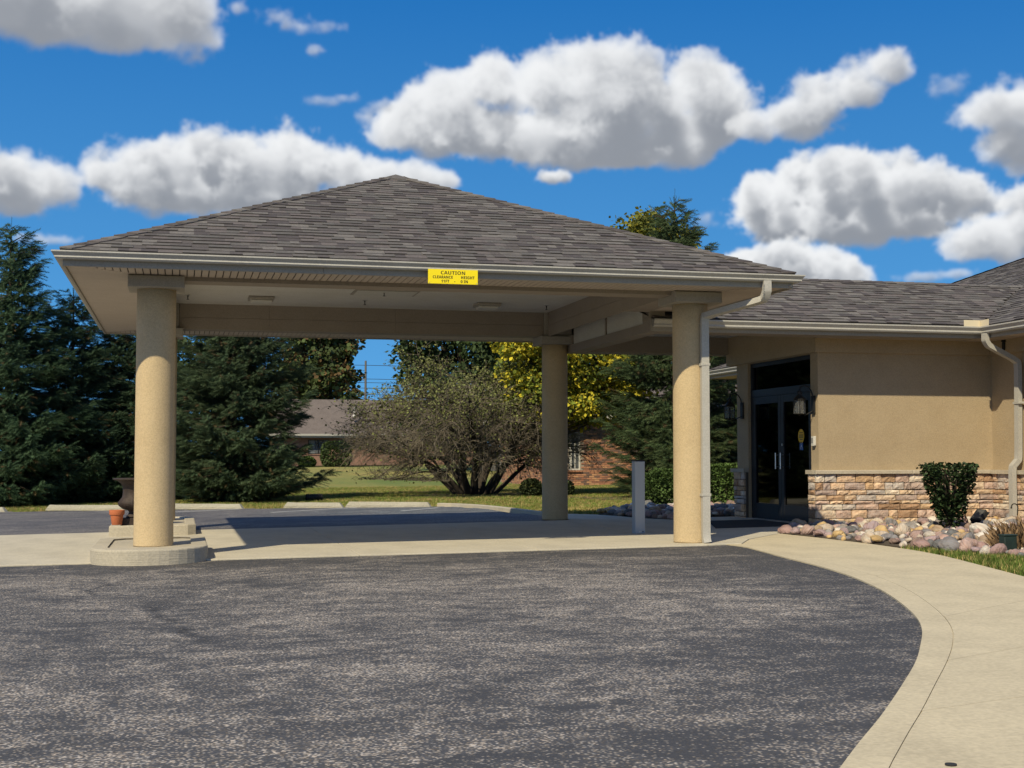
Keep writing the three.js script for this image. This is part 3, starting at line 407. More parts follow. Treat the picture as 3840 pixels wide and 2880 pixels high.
// ───────────────────────── the entrance canopy ─────────────────────────
const CW = 6.785, CD = 6.696;
const canopy = thing('entrance_canopy', 'hipped drive-through entrance canopy on four round stucco columns', 'canopy');
{
  const ex0 = -CW - 1.02, ex1 = 1.02, ez0 = -CD - 1.02, ez1 = 1.02, ye = 3.425, ya = 5.335, cx = (ex0 + ex1) / 2, cz = (ez0 + ez1) / 2;
  const roof = part('roof', canopy);
  mesh('roof_deck', poly3([[[ex0, ye - 0.012, ez1], [ex1, ye - 0.012, ez1], [cx, ya - 0.012, cz]], [[ex1, ye - 0.012, ez1], [ex1, ye - 0.012, ez0], [cx, ya - 0.012, cz]], [[ex1, ye - 0.012, ez0], [ex0, ye - 0.012, ez0], [cx, ya - 0.012, cz]], [[ex0, ye - 0.012, ez0], [ex0, ye - 0.012, ez1], [cx, ya - 0.012, cz]]]), M.dark, roof);
  const slope = (o, ux, uz, wid, dep, sd, wide) => { const u = V(ux, 0, uz), run = dep / 2, len = Math.hypot(run, ya - ye), up = V(uz, 0, -ux).multiplyScalar(run).add(V(0, ya - ye, 0)).normalize(); return tabs(o, u, up, (w) => wid / 2 * w / len, (w) => wid - wid / 2 * w / len, len, sd, 0.142, wide); };
  const w = ex1 - ex0, d = ez1 - ez0;
  const front = slope(V(ex0, ye, ez1), 1, 0, w, d, 71), left = slope(V(ex0, ye, ez0), 0, 1, d, w, 72, 2), right = slope(V(ex1, ye, ez1), 0, -1, d, w, 73, 2), back = slope(V(ex1, ye, ez0), -1, 0, w, d, 74, 2);
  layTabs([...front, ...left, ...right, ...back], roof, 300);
  // hip caps
  const apex = V(cx, ya + 0.012, cz); rs(77);
  for (const [x, z] of [[ex0, ez1], [ex1, ez1], [ex1, ez0], [ex0, ez0]]) {
    const a = V(x, ye + 0.012, z), dir = apex.clone().sub(a), L = dir.length(); dir.normalize();
    const s1 = V(Math.sign(cx - x), 0, 0), s2 = V(0, 0, Math.sign(cz - z));   // across each slope
    const n = Math.floor(L / 0.2);
    for (let k = 0; k < n - 1; k++) {
      const p = a.clone().addScaledVector(dir, k * L / n - 0.02), q = a.clone().addScaledVector(dir, (k + 1) * L / n + 0.03), lift = 0.02, e = 0.13;
      const drop = (ya - ye) / (w / 2);
      const P0 = p.clone().add(V(0, lift + 0.004, 0)), P1 = q.clone().add(V(0, 0.008, 0));
      // the cap bends over the hip: its wings lie along the eave directions
      const wing = (pt, s, up) => pt.clone().addScaledVector(s, e).add(V(0, up, 0));
      const A1 = wing(p, s1, lift - 0.004), B1 = wing(q, s1, 0.002), A2 = wing(p, s2, lift - 0.004), B2 = wing(q, s2, 0.002);
      const dn = (v) => v.clone().add(V(0, -0.018, 0)), f = [[P0, A1, B1, P1], [P0, P1, B2, A2], [P0, A2, dn(A2), dn(P0)], [P0, dn(P0), dn(A1), A1], [A1, dn(A1), B1], [A2, B2, dn(A2)]].map((F) => F.map((v) => [v.x, v.y, v.z]));
      mesh('hip_cap', poly3(f), pick(shingleMats), roof);
    }
  }
  { const r = 0.24, y = ya + 0.022 - r * 0.433, q = [[cx - r, cz + r], [cx + r, cz + r], [cx + r, cz - r], [cx - r, cz - r]], t = [cx, ya + 0.03, cz]; mesh('peak_cap', poly3(q.flatMap(([x, z], i) => { const [u, v] = q[(i + 1) % 4]; return [[[x, y, z], [u, y, v], t], [[x, y - 0.02, z], [u, y - 0.02, v], [u, y, v], [x, y, z]]]; })), shingleMats[1], roof); }
  // fascia boards, drip edge, gutters
  const f = 1.0, fx0 = -CW - f, fx1 = f, fz0 = -CD - f, fz1 = f, y0 = 3.246, y1 = 3.42;
  const eave = part('eaves', canopy);
  const fb = (n, g) => mesh(n, g, M.trim, eave);
  for (const [a, b] of [[fx0, -4.9], [-4.9, -1.9], [-1.9, fx1]]) { fb('fascia_board', cbox(a + (a === fx0 ? 0 : 0.0015), b - (b === fx1 ? 0 : 0.0015), y0, y1, fz1 - 0.025, fz1, 0.003)); fb('fascia_board', cbox(a + 0.0015, b - 0.0015, y0, y1, fz0, fz0 + 0.025, 0.003)); }
  fb('fascia_board', cbox(fx0 - 0.002, fx0 + 0.024, y0 - 0.002, y1, fz0 + 0.03, fz1 - 0.028, 0.003)); fb('fascia_board', cbox(fx1 - 0.024, fx1 + 0.002, y0 - 0.002, y1, -2.2, fz1 - 0.028, 0.003));
  const gy = 3.318;
  for (const a of [[fx0, fz1, fx1, fz1, gy, 0, 1, 1, 1, 0.8], [fx1, fz1, fx1, -2.0, gy, 1, 0, 1, 0, 0.8], [fx1 - 0.6, fz0, fx0, fz0, gy, 0, -1, 0, 1, 0.8], [fx0, fz0, fx0, fz1, gy, -1, 0, 1, 1, 0.8]]) mesh('gutter', gutter(...a), M.white, eave);
  // soffit slats, each its own board
  const sof = part('soffit', canopy), ys = 3.268, sw = 0.0828, gap = 0.012, boards = [];
  const bw = 0.19;
  for (let x = fx0 + 0.03; x < fx1 - 0.03; x += sw) { const e = Math.min(x + sw - gap, fx1 - 0.03); const din = Math.min(f - 0.026, Math.max(0, Math.min(x - fx0, fx1 - x))); const zi = Math.max(bw + 0.002, f - Math.max(0.06, din)); boards.push([x, e, zi, fz1 - 0.027]); }
  for (const b of boards) mesh('soffit_slat', box(b[0], b[1], ys, ys + 0.012, b[2], b[3]), M.slat, sof);
  const left_ = []; for (let z = fz0 + 0.03; z < fz1 - 0.03; z += sw) { const e = z + sw - 0.003, din = Math.max(0, Math.min(z - fz0, fz1 - z)); left_.push(box(fx0 + 0.026, Math.min(-CW - bw - 0.002, fx0 + Math.max(0.06, din)), ys + 0.001, ys + 0.013, z, Math.min(e, fz1 - 0.03))); }
  left_.forEach((g) => mesh('soffit_slat', g, M.slat, sof));
  const back_ = []; for (const b of boards) back_.push(box(b[0], b[1], ys, ys + 0.012, fz0 + 0.027, -CD - b[2]));
  back_.forEach((g) => mesh('soffit_slat', g, M.slat, sof));
  const right_ = []; for (let z = -2.2; z < fz1 - 0.03; z += sw) { const din = Math.max(0, fz1 - z); right_.push(box(Math.max(bw + 0.002, fx1 - Math.max(0.06, din)), fx1 - 0.026, ys + 0.001, ys + 0.013, z, z + sw - 0.003)); }
  stuff(mesh('soffit_slats', merge(right_), M.slat, sof));
  mesh('soffit_backing', merge([box(fx0 + 0.03, fx1 - 0.03, ys + 0.016, ys + 0.03, bw, fz1 - 0.03), box(fx0 + 0.03, fx1 - 0.03, ys + 0.016, ys + 0.03, fz0 + 0.03, -CD - bw), box(fx0 + 0.03, -CW - bw, ys + 0.016, ys + 0.03, -CD - bw + 0.002, bw - 0.002), box(bw, fx1 - 0.03, ys + 0.016, ys + 0.03, -2.25, bw - 0.002)]), M.dark, sof);
  // beams: core with boards on the inner faces
  const yb = 3.218, yk = 3.256, yc = 3.68;
  const beam = part('beam_frame', canopy);
  mesh('beam', merge([box(-CW + 0.26, -0.26, yb + 0.002, yc + 0.1, -bw + 0.02, bw), box(-CW + 0.26, -0.26, yk + 0.002, yc + 0.1, -CD - bw, -CD + bw - 0.02), box(-CW - bw, -CW + bw - 0.02, yk + 0.002, yc + 0.1, -CD + 0.26, -0.26), box(-bw + 0.02, bw, yk + 0.002, yc + 0.1, -2.2, -0.26), box(-bw + 0.021, bw, 3.46, yc + 0.1, -CD + 0.26, -2.201)]), M.board, beam);
  const ym = 3.45;
  const strip = (h) => { for (const [p, q] of [[yk, ym - 0.002], [ym + 0.002, yc + 0.02]]) h(p, q); };
  const cutsX = [-CW + 0.255, -5.05, -2.9, -0.255], cutsZ = [-CD + 0.255, -4.4, -2.2, -0.255];
  for (let i = 0; i < 3; i++) strip((p, q) => {
    mesh('beam_board', box(cutsX[i] + 0.0015, cutsX[i + 1] - 0.0015, p, q, -CD + bw - 0.02, -CD + bw), M.board, beam);
    mesh('beam_board', box(cutsX[i] + 0.0015, cutsX[i + 1] - 0.0015, p, q, -bw, -bw + 0.02), M.board, beam);
    mesh('beam_board', box(-CW + bw - 0.02, -CW + bw, p, q, cutsZ[i] + 0.0015, cutsZ[i + 1] - 0.0015), M.board, beam);
    mesh('beam_board', box(-bw, -bw + 0.02, p, q, cutsZ[i] + 0.0015, cutsZ[i + 1] - 0.0015), M.board, beam);
  });
  mesh('ceiling', box(-CW + bw, -bw, yc, yc + 0.03, -CD + bw, -bw), M.ceiling, canopy);
  // columns with their capital blocks
  for (const [x, z, base] of [[-CW, 0, 0.066], [0, 0, 0.012], [-CW, -CD, 0.066], [0, -CD, 0.012]]) {
    const c = part('column', canopy, [x, 0, z]), R = 0.2286;
    const prof = [[0, base], [R + 0.003, base], [R + 0.003, base + 0.02]]; for (let i = 1; i <= 12; i++) prof.push([R, base + 0.02 + (3.12 - base - 0.02) * i / 12]); prof.push([0, 3.12]);
    const g = new THREE.LatheGeometry(prof.map(([a, b]) => new THREE.Vector2(a, b)), 56); const uv = g.attributes.uv, p = g.attributes.position; for (let i = 0; i < uv.count; i++) uv.setXY(i, uv.getX(i) * 2 * Math.PI * R + x, p.getY(i)); mesh('shaft', g, M.column, c);
    mesh('capital', cbox(-0.325, 0.325, 3.118, 3.262, -0.325, 0.325, 0.01), M.trim, c);
    mesh('corner_post', cbox(-0.25, 0.25, 3.263, 3.70, -0.25, 0.25, 0.008), M.trim, c);
  }
  // downspout on the front right column
  const ds = part('downspout', canopy);
  mesh('pipe', spout([V(0.62, 3.33, 1.05), V(0.62, 3.2, 1.05), V(0.6, 3.1, 0.98), V(0.2, 2.98, 0.40), V(0.1, 2.94, 0.285), V(0.093, 2.85, 0.275), V(0.093, 1.5, 0.275), V(0.093, 0.16, 0.275), V(0.095, 0.06, 0.285), V(0.1, 0.02, 0.3)], 0.1, 0.072, V(0.97, 0, 0.05)), M.white, ds);
  for (const y of [2.3, 0.62]) mesh('strap', cbox(0.03, 0.156, y, y + 0.035, 0.22, 0.316, 0.004), M.white, ds);
  const rib = []; for (let k = 0; k < 9; k++) rib.push(box(0.565 - k * 0.004, 0.575 - k * 0.002, 3.27 - k * 0.018, 3.276 - k * 0.018, 1.085, 1.093));
  mesh('elbow_ribs', merge(rib), M.white, ds);
}
// sign hung on the front fascia
{
  const c = document.createElement('canvas'); c.width = 1024; c.height = 296; const x = c.getContext('2d');
  x.fillStyle = '#f2dc0c'; x.fillRect(0, 0, 1024, 296); x.fillStyle = '#17150a'; x.textAlign = 'center'; x.textBaseline = 'alphabetic';
  x.font = 'bold 104px sans-serif'; x.save(); x.translate(512, 104); x.scale(1.12, 0.96); x.fillText('CAUTION', 0, 0); x.restore();
  const line = (t, px, y, sx) => { x.save(); x.translate(px, y); x.scale(sx, 1); x.font = 'bold 80px sans-serif'; x.lineWidth = 2; x.strokeStyle = '#17150a'; x.fillText(t, 0, 0); x.strokeText(t, 0, 0); x.restore(); };
  line('CLEARANCE', 300, 188, 0.93); line('HEIGHT', 815, 188, 0.98); line('11FT', 350, 272, 0.95); line('-', 545, 272, 1); line('0 IN', 745, 272, 1);
  const t = new THREE.CanvasTexture(c); t.colorSpace = THREE.SRGBColorSpace; t.anisotropy = 8;
  const s = thing('clearance_sign', 'yellow caution sign giving the clearance height, on the canopy front', 'sign');
  mesh('sign_plate', cbox(-3.69, -3.093, 3.156, 3.329, 1.122, 1.127, 0.002), mat({ color: lin(0.86, 0.7, 0.004), roughness: 0.4 }), s);
  const g = new THREE.PlaneGeometry(0.593, 0.169); g.translate(-3.3915, 3.2425, 1.1285); mesh('lettering', g, mat({ map: t, roughness: 0.4 }), s);
  for (const [a, b] of [[-3.675, 3.17], [-3.108, 3.17]]) mesh('screw', new THREE.CylinderGeometry(0.005, 0.005, 0.004, 10).rotateX(Math.PI / 2).translate(a, b, 1.13), M.steel, s);
  for (const a of [-3.6, -3.18]) mesh('bracket', box(a, a + 0.02, 3.24, 3.31, 1.0, 1.1215), M.steel, s);
}
// ceiling fittings
{
  const can = (x, z, lab) => { const t = thing('ceiling_light', lab, 'ceiling light', [x, 3.68, z], 'lights on the canopy ceiling'); mesh('housing', cbox(-0.2, 0.2, -0.05, 0, -0.2, 0.2, 0.015), M.trim, t); mesh('diffuser', cbox(-0.165, 0.165, -0.085, -0.051, -0.165, 0.165, 0.02), M.panel, t); };
  can(-5.26, -5.28, 'square canopy ceiling light between the urn column and the flat access panel'); can(-1.54, -5.34, 'square canopy ceiling light towards the bollard and the doors');
  const t = thing('access_panel', 'flat white framed access panel in the canopy ceiling', 'access panel', [-3.42, 3.68, -4.2]); mesh('frame', cbox(-0.5, 0.5, -0.014, 0, -0.34, 0.34, 0.005), M.trim, t); mesh('cover', cbox(-0.46, 0.46, -0.02, -0.0145, -0.3, 0.3, 0.002), M.panel, t);
  for (const [x, z, w] of [[-6.4, -5.26, 'near the urn column'], [-3.585, -5.35, 'midway along the back beam'], [-0.5, -5.39, 'near the rear right column'], [-3.45, -4.1, 'through the access panel']]) { const s = thing('sprinkler_head', 'small sprinkler head in the canopy ceiling ' + w, 'sprinkler', [x, 3.68, z], 'sprinkler heads under the canopy ceiling'); mesh('escutcheon', new THREE.CylinderGeometry(0.035, 0.04, 0.008, 16).translate(0, -0.004, 0), M.steel, s); mesh('body', new THREE.LatheGeometry([[0, -0.07], [0.022, -0.07], [0.022, -0.065], [0.006, -0.06], [0.008, -0.03], [0.012, -0.008], [0, -0.008]].map(([a, b]) => new THREE.Vector2(a, b)), 12), M.dark, s); }
}


// ───────────────────────── the building at the entrance ─────────────────────────
const bld = thing('entrance_building', 'tan stucco building with stone base, dark doors and covered link roof', 'building');
const DX = 3.22, FZ = -2.85, MX = 6.28, BZ = -6.07;
const stoneTones = [[0.62, 0.47, 0.32], [0.46, 0.31, 0.19], [0.66, 0.53, 0.39], [0.56, 0.42, 0.34], [0.4, 0.26, 0.16], [0.7, 0.62, 0.5], [0.6, 0.42, 0.25], [0.44, 0.35, 0.3], [0.68, 0.5, 0.34], [0.52, 0.47, 0.42]].map((c) => mat({ color: lin(c[0] * 1.1, c[1] * 1.1, c[2] * 1.16), map: rockMap, bumpMap: rockBump, bumpScale: 0.012, roughness: 0.96 }));
function stoneGeo(w, h, d, s) {   // split-face block, front at +z, centred on its lower left corner
  rs(s); const nx = w > 0.2 ? 5 : 4, ny = h > 0.09 ? 4 : 3, P = [], I = [];
  for (let j = 0; j < ny; j++) for (let i = 0; i < nx; i++) { const e = i === 0 || i === nx - 1, f = j === 0 || j === ny - 1; P.push(w * i / (nx - 1) + (e ? rr(-0.004, 0.004) : rr(-0.012, 0.012)) + (e ? (i ? -0.003 : 0.003) : 0), h * j / (ny - 1) + (f ? rr(-0.005, 0.004) : rr(-0.008, 0.008)), e || f ? d * rr(0.72, 0.86) : d * rr(0.82, 1.12)); }
  for (let j = 0; j + 1 < ny; j++) for (let i = 0; i + 1 < nx; i++) { const a = j * nx + i; I.push(a, a + 1, a + nx + 1, a, a + nx + 1, a + nx); }
  const rim = []; for (let i = 0; i < nx; i++) rim.push(i); for (let j = 1; j < ny; j++) rim.push(j * nx + nx - 1); for (let i = nx - 2; i >= 0; i--) rim.push((ny - 1) * nx + i); for (let j = ny - 2; j > 0; j--) rim.push(j * nx);
  const b0 = P.length / 3; rim.forEach((k) => P.push(P[k * 3], P[k * 3 + 1], 0)); rim.forEach((k, i) => { const n = (i + 1) % rim.length; I.push(k, b0 + i, b0 + n, k, b0 + n, rim[n]); });
  const g = new THREE.BufferGeometry(); g.setAttribute('position', new THREE.Float32BufferAttribute(P, 3)); g.setIndex(I); return boxUV(g, s * 0.37 % 3, s * 0.73 % 3);
}
const ROWS = [0.065, 0.085, 0.132, 0.09, 0.056, 0.088, 0.078, 0.118, 0.132];   // from the ground up
function stoneFace(parent, len, place, sd, wmax = 0.4) {
  let y = 0.012; let k = sd * 100;
  ROWS.forEach((h, r) => { rs(sd * 31 + r); let x = 0; while (x < len - 0.02) { let w = rnd() < 0.22 ? rr(0.1, 0.17) : rr(0.19, wmax); if (len - x - w < 0.1) w = len - x; const q = rnd(), g = stoneGeo(w - 0.011, h - 0.012, rr(0.045, 0.062), k++); rs(k * 7 + 3); const o = mesh('stone', g, pick(stoneTones), parent); place(o, x, y); rs(k * 13 + r); x += w; } y += h; });
}
{
  // walls
  const wall = part('walls', bld);
  const wl = (a, n = 'wall') => mesh(n, box(...a), M.stucco, wall);
  wl([DX, DX + 0.2, 0.0, 3.28, BZ, -5.576]); wl([DX, DX + 0.2, 0, 3.28, -3.11, FZ]); wl([DX, DX + 0.2, 2.76, 3.28, -5.576, -3.11]);
  wl([DX + 0.2, MX, 0, 3.28, FZ - 0.2, FZ]); wl([DX + 0.2, MX, 0, 3.28, BZ, BZ + 0.2]); wl([MX, MX + 0.2, 0, 3.1, -13.1, 8.5]);
  wl([MX + 0.2, 19, 0, 3.1, -13.1, -12.9]); wl([MX + 0.2, 19, 0, 3.1, 8.3, 8.5]); wl([18.9, 19.1, 0, 3.1, -12.89, 8.29]);
  mesh('frieze', box(DX - 0.07, MX - 0.07, 2.765, 2.985, FZ, FZ + 0.065), M.stucco, wall);
  mesh('frieze', box(DX - 0.065, DX, 2.77, 3.28, -6.4, FZ), M.stucco, wall); mesh('frieze', box(DX, 3.6, 2.771, 3.279, -6.4, BZ), M.stucco, wall);
  mesh('frieze', box(MX - 0.065, MX, 2.766, 2.984, FZ + 0.066, 8.5), M.stucco, wall); mesh('frieze', box(MX - 0.065, MX, 2.766, 2.984, -13.1, BZ), M.stucco, wall);
  // stone base and its ledge
  const st = part('stone_base', bld);
  const mort = mat({ color: lin(0.085, 0.068, 0.055), roughness: 1 });
  mesh('mortar', merge([box(DX - 0.03, MX - 0.03, 0, 0.856, FZ, FZ + 0.03), box(DX - 0.03, DX, 0, 0.856, -3.1, FZ - 0.001), box(DX - 0.03, DX, 0, 0.856, BZ - 0.03, -5.59), box(DX - 0.029, DX + 0.3, 0, 0.855, BZ - 0.03, BZ), box(MX - 0.03, MX, 0, 0.856, FZ + 0.031, 1), box(MX - 0.03, MX, 0, 0.856, -13.1, BZ - 0.031)]), mort, st);
  stoneFace(st, 3.13, (o, x, y) => o.position.set(DX - 0.083 + x, y + G(DX) - 0.03, FZ + 0.02), 3);
  stoneFace(st, 0.27, (o, x, y) => { o.rotation.y = -Math.PI / 2; o.position.set(DX - 0.02, y + G(DX) - 0.03, FZ - 0.25 + x); }, 5, 0.3);
  stoneFace(st, 0.46, (o, x, y) => { o.rotation.y = -Math.PI / 2; o.position.set(DX - 0.02, y + G(DX) - 0.03, BZ - 0.02 + x); }, 6, 0.5);
  stoneFace(st, 2.4, (o, x, y) => { o.rotation.y = -Math.PI / 2; o.position.set(MX - 0.02, y + G(DX) - 0.03, FZ + 0.08 + x); }, 7);
  const led = part('ledge', bld), sm = mat({ color: lin(0.56, 0.5, 0.41), map: concreteMap, bumpMap: stuccoBump, bumpScale: 0.004 });
  const lp = (...a) => mesh('ledge_stone', cbox(...a, 0.007), sm, led);
  lp(DX - 0.1, 4.78, 0.857, 0.92, FZ, FZ + 0.11); lp(4.784, 6.17, 0.857, 0.92, FZ, FZ + 0.11); lp(DX - 0.1, DX, 0.857, 0.92, -3.13, FZ - 0.003); lp(MX - 0.11, MX, 0.857, 0.92, FZ + 0.004, -1.6); lp(MX - 0.11, MX, 0.857, 0.92, -1.596, 0.9);
  lp(DX - 0.1, DX, 0.857, 0.92, BZ - 0.1, -5.56); lp(DX + 0.003, DX + 0.4, 0.857, 0.92, BZ - 0.1, BZ);
  // interior and link ceiling
  const inn = part('interior', bld), dim = mat({ color: lin(0.22, 0.19, 0.16) });
  mesh('vestibule_floor', box(DX + 0.02, MX, 0.0, 0.058, BZ + 0.2, FZ - 0.2), mat({ color: lin(0.06, 0.05, 0.045), roughness: 0.6 }), inn);
  mesh('vestibule_ceiling', box(DX + 0.2, MX, 2.77, 2.8, BZ + 0.2, FZ - 0.2), dim, inn); mesh('vestibule_partition', box(5.4, 5.45, 0.058, 2.77, BZ + 0.2, FZ - 0.2), dim, inn);
  mesh('link_ceiling', box(0.46, DX - 0.066, 3.281, 3.3, -6.3, -2.52), M.ceiling, inn);
  // link beams and the panelled infill under the canopy beam
  const lk = part('link_frame', bld);
  mesh('beam', box(0.21, MX - 0.7, 2.966, 3.15, -2.5, -2.161), M.board, lk); mesh('beam', box(0.21, DX - 0.066, 2.98, 3.28, -6.62, -6.3), M.board, lk); mesh('beam', box(0.212, 0.455, 2.972, 3.11, -6.299, -2.501), M.board, lk);
  mesh('panel_backing', box(0.26, 0.44, 3.11, 3.46, -6.299, -2.501), M.board, lk);
  for (const [a, b] of [[-6.28, -4.42], [-4.34, -2.56]]) mesh('infill_panel', cbox(0.235, 0.259, 3.115, 3.455, a, b, 0.003), M.panel, lk);
  mesh('panel_divider', box(0.22, 0.259, 3.111, 3.455, -4.41, -4.35), M.board, lk); mesh('corner_post', box(0.205, 0.44, 3.151, 3.4, -2.5, -2.162), M.board, lk);
  // eaves
  const ev = part('eaves', bld);
  mesh('fascia_board', cbox(0.21, 5.684, 2.972, 3.16, -2.16, -2.135, 0.003), M.trim, ev); mesh('fascia_board', cbox(5.685, 5.71, 2.972, 3.16, -2.16, 8.9, 0.003), M.trim, ev); mesh('fascia_board', cbox(5.685, 5.71, 2.972, 3.16, -13.66, -6.65, 0.003), M.trim, ev); mesh('fascia_board', cbox(0.21, 5.684, 2.972, 3.16, -6.65, -6.625, 0.003), M.trim, ev); mesh('fascia_board', cbox(5.685, 19, 2.972, 3.16, -13.69, -13.662, 0.003), M.trim, ev);
  mesh('soffit', merge([box(DX - 0.06, 5.71, 2.986, 3.0, FZ + 0.066, -2.5), box(5.711, MX, 2.985, 3.0, FZ + 0.066, 8.6), box(5.711, MX, 2.985, 3.0, -13.6, BZ)]), M.slat, ev);
  mesh('gutter', gutter(0.23, -2.135, 5.685, -2.135, 3.036, 0, 1, 0, -1), M.white, ev); mesh('gutter', gutter(5.685, -2.135, 5.685, 8.8, 3.036, -1, 0, -1, 0), M.white, ev); mesh('gutter', gutter(5.685, -6.66, 5.685, -13.66, 3.036, -1, 0, 0, 1), M.white, ev); mesh('gutter', gutter(5.685, -13.69, 12, -13.69, 3.036, 0, -1, 1, 0), M.white, ev);
  mesh('splash_guard', merge([cbox(5.29, 5.569, 3.13, 3.245, -2.032, -2.026, 0.002), cbox(5.5705, 5.576, 3.13, 3.245, -2.031, -1.8, 0.002)]), mat({ color: lin(0.66, 0.58, 0.42), roughness: 0.5 }), ev);
  // roofs
  const rf = part('roof', bld), ye = 3.17, sl = 0.415, ex = 5.64, ez = -2.09, rz = -4.4, yr = ye + (ez - rz) * sl;
  const cs = 1 / Math.hypot(1, sl), len = (ez - rz) / cs, up = V(0, sl, -1).normalize();
  const lo = (w) => { const y = ye + w * cs * sl; return y < 3.41 ? 0.24 : Math.max(-0.75, 1.02 - (y - 3.425) / 0.433 - 0.08); };
  const front = tabs(V(0, ye, ez), V(1, 0, 0), up, lo, (w) => ex + 0.0 + w * cs, len, 91);
  const rearSlope = tabs(V(0, ye, 2 * rz - ez), V(1, 0, 0), V(0, sl, 1).normalize(), lo, (w) => ex + w * cs, len, 92, 0.142, 2.5);
  const run = 7.0, len2 = run / cs, zs = -13.74, ze = 9.0;
  const main = tabs(V(ex, ye, zs), V(0, 0, 1), V(1, sl, 0).normalize(), (w) => w * cs, (w) => ze - zs - w * cs, len2, 93, 0.142, 1.15);
  layTabs([...front, ...main, ...rearSlope], rf, 300);
  const yM = ye + run * sl;
  mesh('roof_deck', poly3([[[ex, ye - 0.012, zs], [ex + run, yM - 0.012, zs + run], [ex + run, yM - 0.012, ze - run], [ex, ye - 0.012, ze]], [[ex, ye - 0.012, zs], [ex + 2 * run, ye - 0.012, zs], [ex + run, yM - 0.012, zs + run]], [[ex + 2 * run, ye - 0.012, zs], [ex + 2 * run, ye - 0.012, ze], [ex + run, yM - 0.012, ze - run], [ex + run, yM - 0.012, zs + run]], [[ex, ye - 0.012, ze], [ex + run, yM - 0.012, ze - run], [ex + 2 * run, ye - 0.012, ze]], [[0.25, ye - 0.02, ez], [ex, ye - 0.02, ez], [ex + (ez - rz), yr - 0.02, rz], [-0.7, yr - 0.02, rz], [1.0, ye + 0.24, ez - 0.62], [0.25, ye + 0.24, ez - 0.62]]]), mat({ color: lin(0.13, 0.115, 0.11), map: granule }), rf);
  rs(955); for (let x = -0.6; x < 7.9; x += 0.2) mesh('ridge_cap', poly3([[[x, yr + 0.014, rz], [x + 0.21, yr + 0.02, rz], [x + 0.21, yr - 0.032, rz + 0.13], [x, yr - 0.038, rz + 0.13]], [[x, yr + 0.014, rz], [x, yr - 0.038, rz - 0.13], [x + 0.21, yr - 0.032, rz - 0.13], [x + 0.21, yr + 0.02, rz]], [[x + 0.21, yr + 0.02, rz], [x + 0.21, yr - 0.05, rz + 0.13], [x + 0.21, yr - 0.032, rz + 0.13]]]), pick(shingleMats), rf);
  const ha = V(ex, ye + 0.01, zs), hb = V(ex + run, yM + 0.01, zs + run), hd = hb.clone().sub(ha), hn = 46; for (let k = 0; k < hn; k++) { const p = ha.clone().addScaledVector(hd, k / hn), q = ha.clone().addScaledVector(hd, (k + 1) / hn + 0.003); mesh('hip_cap', poly3([[p, p.clone().add(V(0, 0.012, 0.14)), q.clone().add(V(0, 0.002, 0.14)), q].map((v) => [v.x, v.y + 0.014, v.z]), [p, q, q.clone().add(V(0.14, 0.002, 0)), p.clone().add(V(0.14, 0.012, 0))].map((v) => [v.x, v.y + 0.014, v.z])]), pick(shingleMats), rf); }
  // corner downspout
  const ds = part('downspout', bld);
  mesh('pipe', spout([V(5.62, 3.04, -1.97), V(5.62, 2.93, -1.97), V(5.68, 2.85, -1.975), V(6.1, 2.66, -2.0), V(6.19, 2.6, -2.0), V(6.2, 2.45, -2.0), V(6.2, 1.2, -2.03), V(6.19, 1.08, -2.03), V(6.11, 0.98, -2.05), V(6.1, 0.88, -2.05), V(6.1, 0.4, -2.05), V(6.1, 0.1, -2.05)], 0.1, 0.075, V(0.05, 0, 1)), M.white, ds);
  mesh('strap', cbox(6.15, 6.25, 1.95, 1.985, -2.085, -1.92, 0.004), M.white, ds);
}
